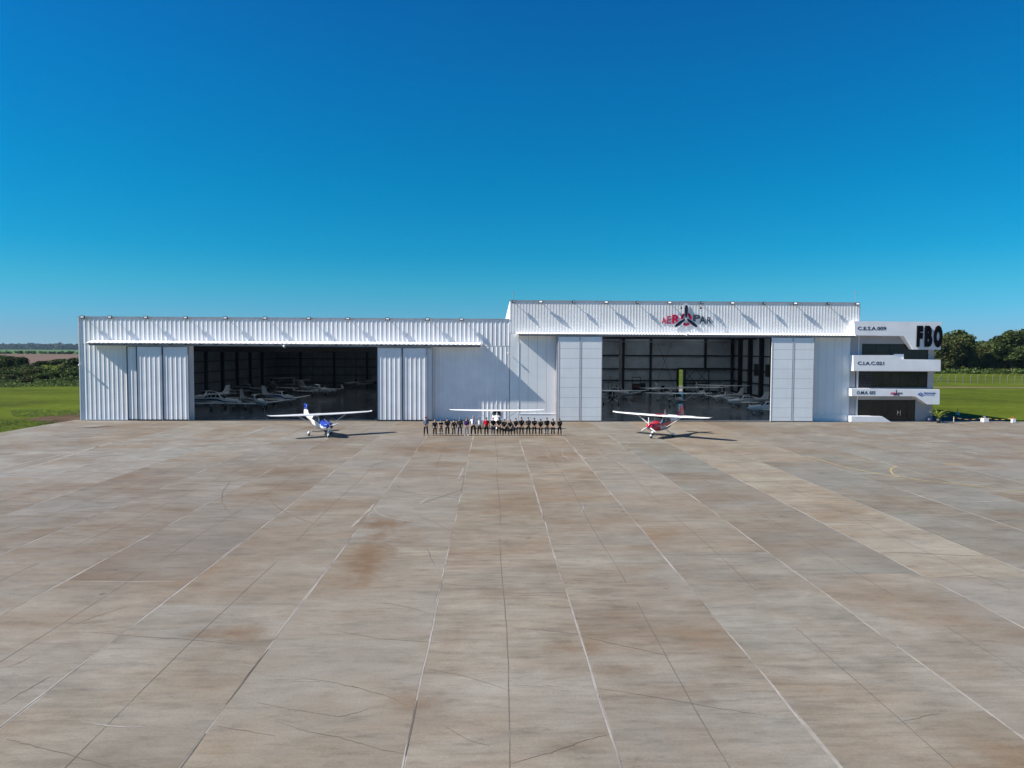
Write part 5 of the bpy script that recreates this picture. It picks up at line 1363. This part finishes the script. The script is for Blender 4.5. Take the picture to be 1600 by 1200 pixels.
    for s in (1, -1):
        x = s * (hip + spread)
        mb = MB(); rr = []
        for u, w, h in ((.075, .030, .075), (.05, .046, .095), (0, .046, .085), (-.08, .050, .065), (-.15, .050, .055), (-.20, .036, .042), (-.215, .012, .025)):
            rr.append([(x - u * 0 + (w * math.cos(2 * math.pi * i / 10)) + s * (-u) * .18, u, h / 2 + h / 2 * math.sin(2 * math.pi * i / 10)) for i in range(10)])
        shoes.append(mb.rings(rr).mesh('shoe', 'rubber', True))
    return dict(body=body, shirt=shirt, jacket=jacket, trousers=trousers, shoes=shoes)
def hair_mesh(kind):
    mb = MB()
    if kind == 'cap':
        mb.ball((0, .005, 1.70), .095, .112, .085, 12, 8); mb.box(-.065, .065, -.20, -.08, 1.695, 1.712)
    elif kind == 'long':
        mb.ball((0, .040, 1.685), .096, .104, .104, 12, 8)
        mb.rings([[(rx * math.cos(2 * math.pi * i / 10), .055 + ry * math.sin(2 * math.pi * i / 10), z) for i in range(10)] for z, rx, ry in ((1.70, .09, .06), (1.58, .105, .055), (1.46, .11, .05), (1.38, .08, .03))])
    elif kind == 'up':
        mb.ball((0, .038, 1.69), .090, .098, .092, 12, 8).ball((0, .12, 1.72), .045)
    else:
        mb.ball((0, .034, 1.698), .087, .098, .084, 12, 8)
    return mb
POSE_CACHE = {}
def person(px, head_y, label, pose='clasp', top='black', long_sleeve=False, legs='black', shoe='shoe', hair='short', haircol='hairdark', skin=0, female=False, wide=1.0, spread=.03, beard=False, extra=None, turn=0):
    p = on_ground(px, 680.4)
    ztop = on_depth(px, head_y, p.y).z
    h = max(1.50, min(1.98, ztop)) / 1.775
    key = (pose, spread, female)
    if key not in POSE_CACHE: POSE_CACHE[key] = build_pose(*key)
    K = POSE_CACHE[key]
    t = empty('person', (p.x, p.y, 0.004), rad(turn), label=label, cat='person', group='people standing in a row on the apron')
    t.scale = (h * wide, h * (.5 + .5 * wide), h)
    def put(name, me, mat, parent=t):
        o = link(name, me, parent)
        if not me.materials: me.materials.append(mat)
        o.material_slots[0].link = 'OBJECT'; o.material_slots[0].material = mat
        return o
    body = put('body', K['body'], SKIN[skin])
    put('jacket' if long_sleeve else 'shirt', K['jacket' if long_sleeve else 'shirt'], CL[top])
    put('trousers', K['trousers'], CL[legs])
    for s in K['shoes']: put('shoe', s, CL[shoe])
    if ('hair', hair) not in POSE_CACHE: POSE_CACHE[('hair', hair)] = hair_mesh(hair).mesh('hair', 'rubber', True)
    put('cap' if hair == 'cap' else 'hair', POSE_CACHE[('hair', hair)], CL[haircol])
    if 'face' not in POSE_CACHE:
        POSE_CACHE['eye'] = MB().ball((0, 0, 0), .011, .008, .009, 8, 5).mesh('eye', 'lamp_black', True)
        POSE_CACHE['mouth'] = MB().ball((0, 0, 0), .024, .006, .006, 8, 5).mesh('mouth', 'red_tool', True)
        POSE_CACHE['ear'] = MB().ball((0, 0, 0), .010, .018, .028, 8, 5).mesh('ear', 'lamp_black', True)
        POSE_CACHE['face'] = 1
    for s in (-1, 1):
        link('eye', POSE_CACHE['eye'], body, loc=(s * .031, -.087, 1.662))
        put('ear', POSE_CACHE['ear'], SKIN[skin], body).location = (s * .078, .0, 1.645)
    link('mouth', POSE_CACHE['mouth'], body, loc=(0, -.083, 1.592))
    if beard: put('beard', beard_me, CL['hairdark'], body)
    MB().box(-.165, .165, -.135, .135, .965, .995).build('belt', 'lamp_black', t) if extra == 'belt' else None
    if extra == 'tie': MB().prism([(-.03, 1.46), (.03, 1.46), (.035, 1.08), (0, 1.04), (-.035, 1.08)], -.172, -.155).build('tie', 'navy_letters', t)
    if extra == 'badge' or extra is None: MB().box(.06, .115, -.158, -.148, 1.33, 1.36).build('chest_badge', 'white_dull', t)
    if extra == 'bands':
        for s in (1, -1): MB().bar((s * .165, -.005, .30), (s * .167, -.003, .35), .083, 10).build('reflective_band', 'white_dull', t)
    if extra == 'apron': MB().prism([(-.20, .98), (.20, .98), (.22, .58), (-.22, .58)], -.15, -.13).build('waist_apron', CL['jeans'], t)
    return t
beard_me = MB().ball((0, -.035, 1.575), .062, .062, .042, 10, 6).mesh('beard', 'rubber', True)
Q = 'in the row'
person(665.5, 651.3, 'man in dark red cap and blue grey long shirt, alone at the row end', 'clasp', 'grey', True, 'black', hair='cap', haircol='darkred', spread=.07)
person(679.6, 655.6, 'stocky bald man in black beside the capped man', 'side', 'black', False, 'black', haircol='hairgrey', wide=1.12, skin=1)
person(689.2, 655.9, 'person with folded bare arms and light bands on the trouser legs', 'crossed', 'black', False, 'charcoal', skin=1, extra='bands')
person(699.0, 653.2, 'broad man in black polo, arms behind, next to the person with folded arms', 'behind', 'black', False, 'black', wide=1.12, skin=1)
person(709.1, 655.2, 'slim woman in black with arms at her sides between two broader men', 'side', 'black', True, 'black', hair='up', female=True, wide=.95, spread=.03, skin=1)
person(718.5, 652.6, 'man in a long sleeved black jacket over blue jeans', 'side', 'charcoal', True, 'jeans', haircol='hairgrey', wide=1.1, spread=.05, beard=True)
person(729.2, 652.4, 'long haired woman in a purple top and light grey trousers', 'clasp', 'purple', True, 'lightgrey', 'shoew', hair='long', haircol='hairbrown', female=True, skin=1)
person(739.5, 650.0, 'tallest man of the row in a loose white shirt and dark tie', 'behind', 'white', False, 'black', wide=1.18, spread=.06, skin=1, extra='tie', haircol='hairgrey')
person(749.3, 652.6, 'slimmer man in a plain white shirt, arms at his sides', 'side', 'white', False, 'black', wide=1.0, spread=.07, skin=1, extra='belt')
person(760.0, 652.3, 'man in a bright red shirt', 'side', 'red', False, 'black', wide=1.14, skin=0, extra='belt')
person(770.4, 652.3, 'person in black polo with a blue denim apron below the waist', 'clasp', 'black', False, 'jeans', hair='cap', haircol='black', skin=1, extra='apron', turn=14)
person(779.6, 651.8, 'man in a wide dark cap just before the white aircraft nose', 'clasp', 'black', False, 'black', hair='cap', haircol='black', skin=1, beard=True)
person(788.0, 654.8, 'stocky man with clasped hands beside the auburn haired woman', 'clasp_low', 'black', False, 'black', wide=1.12, skin=1, turn=-10)
person(797.0, 655.3, 'auburn long haired woman in black with low clasped hands', 'clasp_low', 'black', False, 'black', hair='long', haircol='hairred', female=True, skin=1, spread=.05)
person(806.0, 653.2, 'slim fair man in black just past the auburn haired woman', 'clasp_low', 'black', False, 'black', wide=.95, skin=1, spread=.06)
person(814.8, 652.0, 'tall dark haired man in black, second past the auburn haired woman', 'clasp_low', 'black', False, 'black', skin=0, spread=.06, wide=1.05)
person(825.4, 652.2, 'man in black work overall, arms bent behind his back', 'behind', 'charcoal', False, 'black', skin=1, spread=.06)
person(834.8, 652.9, 'man in black polo with clasped hands beside the one in overall', 'clasp', 'black', False, 'black', skin=0, spread=.06, wide=1.04)
person(844.6, 654.6, 'shorter man in black with a full beard and clasped hands', 'clasp_low', 'black', False, 'black', skin=0, beard=True, wide=1.06)
person(854.4, 652.5, 'man in black top and grey banded work trousers', 'behind', 'black', False, 'greyer', 'shoe', skin=1, extra='bands', beard=True)
person(863.9, 654.2, 'woman with long dark hair and clasped hands, last but one of the row', 'clasp', 'black', False, 'black', hair='long', haircol='hairdark', female=True, skin=1, spread=.04)
person(874.4, 653.8, 'man in black closing the row beside the pale sliding doors', 'behind', 'black', False, 'black', skin=2, spread=.06, wide=.98)
# ------------------------------------------------------------------ trees and scrub
def leaf_cloud(centres, n_per, size, seed, flat=1.0, shell=.55):
    """quads scattered through ellipsoid clumps; centres = (x, y, z, rx, ry, rz)"""
    r = np.random.RandomState(seed); C_ = []
    for (x, y, z, a, b, c) in centres:
        n = max(12, int(n_per * (a * b * c) ** (2 / 3)))
        d = r.normal(size=(n, 3)); d /= np.linalg.norm(d, axis=1)[:, None]
        rad_ = (shell + (1 - shell) * r.rand(n, 1) ** .6) * (1 + .16 * r.normal(size=(n, 1)))
        C_.append(np.array([x, y, z]) + d * rad_ * np.array([a, b, c]))
    c = np.concatenate(C_); n = len(c)
    u = r.normal(size=(n, 3)); u[:, 2] *= .6; u /= np.linalg.norm(u, axis=1)[:, None]
    w = np.cross(u, r.normal(size=(n, 3))); w /= np.linalg.norm(w, axis=1)[:, None]
    s = size * (.5 + r.rand(n, 1)); u = u * s; w = w * s * .8
    V_ = np.stack([c - u - w * .4, c + w - u * .2, c + u + w * .4, c - w + u * .2], 1).reshape(-1, 3)
    return V_
def cloud_mesh(name, V_, mat):
    n = len(V_) // 4
    me = bpy.data.meshes.new(name)
    me.vertices.add(len(V_)); me.vertices.foreach_set('co', V_.astype(np.float32).ravel())
    me.loops.add(n * 4); me.loops.foreach_set('vertex_index', np.arange(n * 4, dtype=np.int32))
    me.polygons.add(n); me.polygons.foreach_set('loop_start', np.arange(0, n * 4, 4, dtype=np.int32))
    me.update(calc_edges=True); me.materials.append(MAT[mat]); return me
def tree_variant(seed, h, w, trunk, lobes, mat, leaf=.42, dens=75):
    r = random.Random(seed); cs = []
    for k in range(lobes):
        a = r.uniform(0, 6.28); q = math.sqrt(r.random()); z = trunk + (h - trunk) * (.12 + .80 * r.random())
        env = math.sin(math.pi * min(.97, .12 + .80 * (z - trunk * .5) / h)) ** .7
        rr = r.uniform(.13, .24) * w
        cs.append((math.cos(a) * q * w * .42 * env, math.sin(a) * q * w * .42 * env, min(z, h - rr * .7), rr, rr, rr * r.uniform(.6, .95)))
    cs.append((0, 0, h - w * .14, w * .16, w * .16, w * .14)); cs.append((0, 0, (h + trunk) / 2, w * .30, w * .30, (h - trunk) * .36))
    crown = cloud_mesh('crown', leaf_cloud(cs, dens, leaf, seed), mat)
    mb = MB(); top = Vector((r.uniform(-.3, .3), r.uniform(-.3, .3), trunk + (h - trunk) * .45))
    mb.bar((0, 0, -.3), (top.x * .3, top.y * .3, trunk), .035 * h * .55, 8, r2=.026 * h * .5).bar((top.x * .3, top.y * .3, trunk), top, .026 * h * .5, 7, r2=.1)
    for c in cs[:7]: mb.bar((top.x * .3, top.y * .3, trunk * (.9 + r.random() * .5)), Vector(c[:3]), .010 * h, 5, r2=.04)
    tr = mb.mesh('trunk', 'bark', True)
    return crown, tr
VAR = {'broad': tree_variant(1, 18, 17, 2.6, 30, 'leaf_a'), 'tall': tree_variant(2, 19, 13, 3.2, 28, 'leaf_a'), 'round': tree_variant(3, 15, 14, 2.0, 26, 'leaf_b'), 'loose': tree_variant(4, 17, 15, 3.6, 20, 'leaf_b', .40, 60),
       'umbrella': None, 'low': tree_variant(6, 7, 9, .9, 18, 'leaf_c', .26, 130), 'lowb': tree_variant(7, 6, 8, .7, 16, 'leaf_c', .25, 130)}
def umb_variant():
    r = random.Random(9); cs = []
    for k in range(20):
        a = r.uniform(0, 6.28); q = math.sqrt(r.random())
        cs.append((math.cos(a) * q * 5.2, math.sin(a) * q * 5.2, 5.2 + .9 * (1 - q) + r.uniform(-.3, .3), 1.5, 1.5, .60))
    crown = cloud_mesh('crown', leaf_cloud(cs, 150, .20, 21), 'leaf_c')
    mb = MB().bar((0, 0, -.3), (.2, 0, 2.2), .30, 8, r2=.22)
    for c in cs[:9]: mb.bar((.2, 0, 2.1), c[:3], .11, 5, r2=.04)
    return crown, mb.mesh('trunk', 'bark', True)
VAR['umbrella'] = umb_variant()
def tree(v, x, y, rz, s, sz, label, group, name='tree'):
    c, tr = VAR[v]
    t = empty(name, (x, y, -.06), rz, label=label, cat='tree', group=group); t.scale = (s, s, s * sz)
    link('crown', c, t)['kind'] = 'stuff'; link('trunk', tr, t)
    return t
GT = 'trees along the far side of the grass field'
def tpx(px, top, Y, v, lab, w=1.0, hv=None, rz=0.0, base=None):
    """tree whose top shows at (px, top) when it stands at depth Y"""
    p = on_depth(px, top, Y); H_ = {'broad': 18, 'tall': 19, 'round': 15, 'loose': 17, 'low': 7, 'lowb': 6, 'umbrella': 6.6}[v]
    k = p.z / H_
    tree(v, p.x, Y, rz, k * w, 1 / w, lab, GT if px > 700 else 'trees and bushes beyond the grass near the ploughed field')
tpx(1478, 526, 300, 'round', 'rounded tree touching the office building edge', .9, rz=1)
tpx(1500, 515, 304, 'tall', 'tallest tree close to the office building, standing above its neighbours', 1.0, rz=2)
tpx(1462, 530, 312, 'broad', 'dark tree mostly hidden behind the office building', 1.0, rz=.4)
tpx(1517, 537, 300, 'loose', 'loose crowned tree on the shoulder of the tallest tree', 1.0, rz=3)
tpx(1533, 548, 306, 'round', 'low olive tree in the dip of the tree line', 1.0, rz=.7)
tpx(1549, 551, 302, 'broad', 'second low tree in the dip of the tree line, paler below', 1.0, rz=4)
tpx(1567, 541, 303, 'loose', 'rising tree with a pale reddish top before the big end trees', 1.05, rz=1.6)
tpx(1583, 517, 298, 'tall', 'tall tree with a domed crown near the end of the tree line', 1.15, rz=.2)
tpx(1597, 516, 303, 'broad', 'broad tree with bare lower limbs closing the tree line', 1.0, rz=2.6)
tpx(1612, 520, 300, 'tall', 'broad tall tree cut off at the picture end', 1.1, rz=5)
tpx(1634, 519, 305, 'broad', 'broad tree past the picture end of the field', 1.1, rz=5.5)
tpx(1440, 527, 308, 'tall', 'tree hidden by the office block', 1.0, rz=5.2)
# undergrowth in front of the tree line
r_ = random.Random(3); cs = []
for k in range(120):
    x = 160 + r_.random() * 120; cs.append((x, 290 + r_.uniform(-4, 3), .5, r_.uniform(1.5, 3), 1.5, r_.uniform(.6, 1.9)))
tag(link('undergrowth', cloud_mesh('undergrowth', leaf_cloud(cs, 22, .35, 5), 'leaf_scrub')), 'pale scrubby undergrowth along the foot of the tree line', 'undergrowth', kind='stuff')
# wooded hill behind
def forest(name, x0, x1, y0, y1, hfun, n, size, seed, mat, lab, rz=(5, 9)):
    r = random.Random(seed); cs = []
    for k in range(n):
        x, y = r.uniform(x0, x1), r.uniform(y0, y1); h = hfun(x, y) * r.uniform(.82, 1.12); w = r.uniform(*rz)
        cs.append((x, y, h - w * .45, w, w, w * .55))
        if k % 2: cs.append((x, y - w * .3, h * .42, w * .9, w * .9, h * .42))
    return tag(link(name, cloud_mesh(name, leaf_cloud(cs, size[1], size[0], seed), mat)), lab, 'forest', kind='stuff')
forest('hill_forest', 300, 640, 560, 720, lambda x, y: 10.5 + 8 * math.exp(-((x / y - .74) / .055) ** 2) + (y - 560) * .02, 420, (1.0, 6), 31, 'leaf_a', 'wooded rise showing over the dip of the tree line')
forest('middle_wood', 200, 420, 340, 400, lambda x, y: 11.5, 160, (.7, 12), 32, 'leaf_b', 'mixed green wood close behind the tree line')
forest('far_forest', -4600, 300, 4100, 4300, lambda x, y: 25 + 6 * noise.noise(Vector((x * .004, 0, 1))) + 0, 900, (8.0, .2), 33, 'leaf_far', 'dark blue green forest along the horizon beyond the fields', (22, 42))
forest('field_hedge', -1500, 200, 1085, 1110, lambda x, y: 3.4 + 2.4 * noise.noise(Vector((x * .012, 3, 1))), 420, (1.6, 1.6), 34, 'leaf_far', 'ragged dark hedge between the ploughed field and the crop', (2, 4))
# near scrub on the grass side: individual bushes and trees
GB = 'trees and bushes beyond the grass near the ploughed field'
def lpx(px, top, Y, v, lab, w=1.0, rz=0.0): tpx(px, top, Y, v, lab, w, rz=rz)
lpx(96, 560.5, 218, 'umbrella', 'flat topped dark tree with spreading limbs beside the hangar wall', 1.25, .3)
lpx(75, 563.5, 224, 'umbrella', 'second flat topped tree joined to the spreading one', 1.1, 1.3)
lpx(121, 559.5, 214, 'low', 'dark bush tree half cut off by the hangar wall', 1.1, .5)
lpx(5, 555.5, 262, 'low', 'dark dense tree clump at the picture edge', 1.35, 1.2)
lpx(18, 557.5, 258, 'lowb', 'dark tree next to the clump at the picture edge', 1.2, 2.2)
lpx(31, 558.0, 256, 'low', 'small rounded tree standing apart over the ploughed field', .75, 3.2)
lpx(-14, 556, 262, 'low', 'dark tree just past the picture edge', 1.3, 4.2)
lpx(46, 569.5, 232, 'lowb', 'reddish topped bush below the ploughed field', 1.25, 1.7)
lpx(60, 571, 226, 'low', 'olive bush between the rounded and the flat topped trees', 1.2, .9)
lpx(108, 571, 208, 'lowb', 'pale stemmed bush in front of the flat topped tree', 1.1, 2.9)
lpx(140, 560, 216, 'low', 'bush behind the hangar corner', 1.2, 2)
VAR['bush'] = tree_variant(11, 3.2, 6, .4, 14, 'leaf_mid', .20, 150); VAR['bush_b'] = tree_variant(12, 2.8, 5.5, .35, 12, 'leaf_b', .20, 150)
_H = {'bush': 3.2, 'bush_b': 2.8}
BUSH = [(-6, 577, 196, 'bush', 1.3), (8, 574, 214, 'bush_b', 1.2), (21, 578, 200, 'bush', 1.1), (36, 574, 214, 'bush', 1.3), (50, 576.5, 205, 'bush_b', 1.4), (66, 574.5, 212, 'bush', 1.2), (80, 579, 200, 'bush', 1.5),
        (94, 577, 206, 'bush_b', 1.1), (107, 580, 196, 'bush', 1.2), (122, 574, 205, 'bush', 1.1), (62, 583, 192, 'bush', 1.5), (14, 585, 188, 'bush_b', 1.5)]
BL = ['broad green bush, first in the belt of scrub at the picture edge', 'olive bush behind the first green one in the scrub belt', 'low green bush below the rounded tree', 'green bush under the small rounded tree, third clump of the belt',
      'wide olive bush below the reddish topped one', 'green bush just before the two flat topped trees', 'spreading green bush in front of the flat topped trees', 'olive bush at the trunk of the flat topped tree', 'low green bush between the flat topped tree and the hangar',
      'green bush touching the hangar corner', 'long low bush nearest the mown grass in the middle of the belt', 'low olive bush nearest the mown grass at the picture edge']
for (px, top, Y, v_, w_), lb in zip(BUSH, BL):
    p = on_depth(px, top, Y); k_ = p.z / _H[v_]
    tree(v_, p.x, Y, px * .7, k_ * w_, 1 / w_, lb, 'bushes of the scrub belt beyond the mown grass', name='bush')
cs = []
for k in range(120):
    px = r_.uniform(-40, 132); Y = r_.uniform(178, 245); p = on_depth(px, 560, Y); h = r_.uniform(.5, 1.7) * (1.2 if Y > 210 else .8)
    cs.append((p.x, Y, h * .4, r_.uniform(1.6, 3.4), r_.uniform(1.6, 3), h * .7))
tag(link('scrub', cloud_mesh('scrub', leaf_cloud(cs, 60, .22, 55, shell=.4), 'leaf_mid')), 'low dark scrub between the mown grass and the trees', 'scrub', kind='stuff')
cs = []
for k in range(130):
    px = r_.uniform(-40, 130); Y = r_.uniform(160, 200); p = on_depth(px, 560, Y); h = r_.uniform(.25, .7)
    cs.append((p.x, Y, h * .4, r_.uniform(1.5, 4), r_.uniform(1, 2), h * .7))
tag(link('tall_grass', cloud_mesh('tall_grass', leaf_cloud(cs, 40, .16, 56, shell=.4), 'leaf_scrub')), 'rank tall grass in front of the dark scrub', 'grass', kind='stuff')
p = on_ground(42, 599)
c_ = cloud_mesh('foliage', leaf_cloud([(0, 0, .9, 1.5, 1.2, .9), (.8, 0, .7, 1.1, 1, .7), (-.8, .2, .6, .9, .9, .6)], 260, .16, 77), 'leaf_b')
t = empty('shrub', (p.x, p.y, -.06), label='lone yellowish shrub on the mown grass before the scrub', cat='shrub')
link('foliage', c_, t)['kind'] = 'stuff'; MB().bar((0, 0, -.1), (0, 0, .8), .07, 6).bar((0, 0, .2), (.6, 0, .8), .04, 5).build('stem', 'bark', t)
# rough grass along the apron edge and verge
cs = []
for k in range(700):
    if k < 430:
        q = on_ground(r_.uniform(-20, 110), r_.uniform(657, 680)); 
        lim = on_ground(max(-20, min(120, 0)), 678)
        if q.x > -50.4: continue
    else:
        q = on_ground(r_.uniform(20, 127), r_.uniform(641, 651))
        if q.x > -49.8: continue
    cs.append((q.x, q.y, .02, r_.uniform(.2, .6), r_.uniform(.2, .5), r_.uniform(.05, .16)))
tag(link('verge_grass', cloud_mesh('verge_grass', leaf_cloud(cs, 320, .035, 57, shell=.2), 'leaf_scrub')), 'rough grass tufts along the apron edge and dirt verge', 'grass', kind='stuff')

# ------------------------------------------------------------------ air
hz = MB().box(-7000, 7000, -320, 8800, -1.2, 52).build('haze', 'rubber', kind='stuff')
hz['label'] = 'thin pale blue air over the fields'
hm = bpy.data.materials.new('thin_air'); hm.use_nodes = True; hm.node_tree.nodes.clear()
ho = hm.node_tree.nodes.new('ShaderNodeOutputMaterial'); hv = hm.node_tree.nodes.new('ShaderNodeVolumePrincipled')
hv.inputs['Color'].default_value = (0.55, 0.78, 1.0, 1); hv.inputs['Density'].default_value = 0.000034; hv.inputs['Anisotropy'].default_value = 0.1
hm.node_tree.links.new(hv.outputs[0], ho.inputs['Volume'])
hz.data.materials.clear(); hz.data.materials.append(hm)
cy.volume_bounces = 0
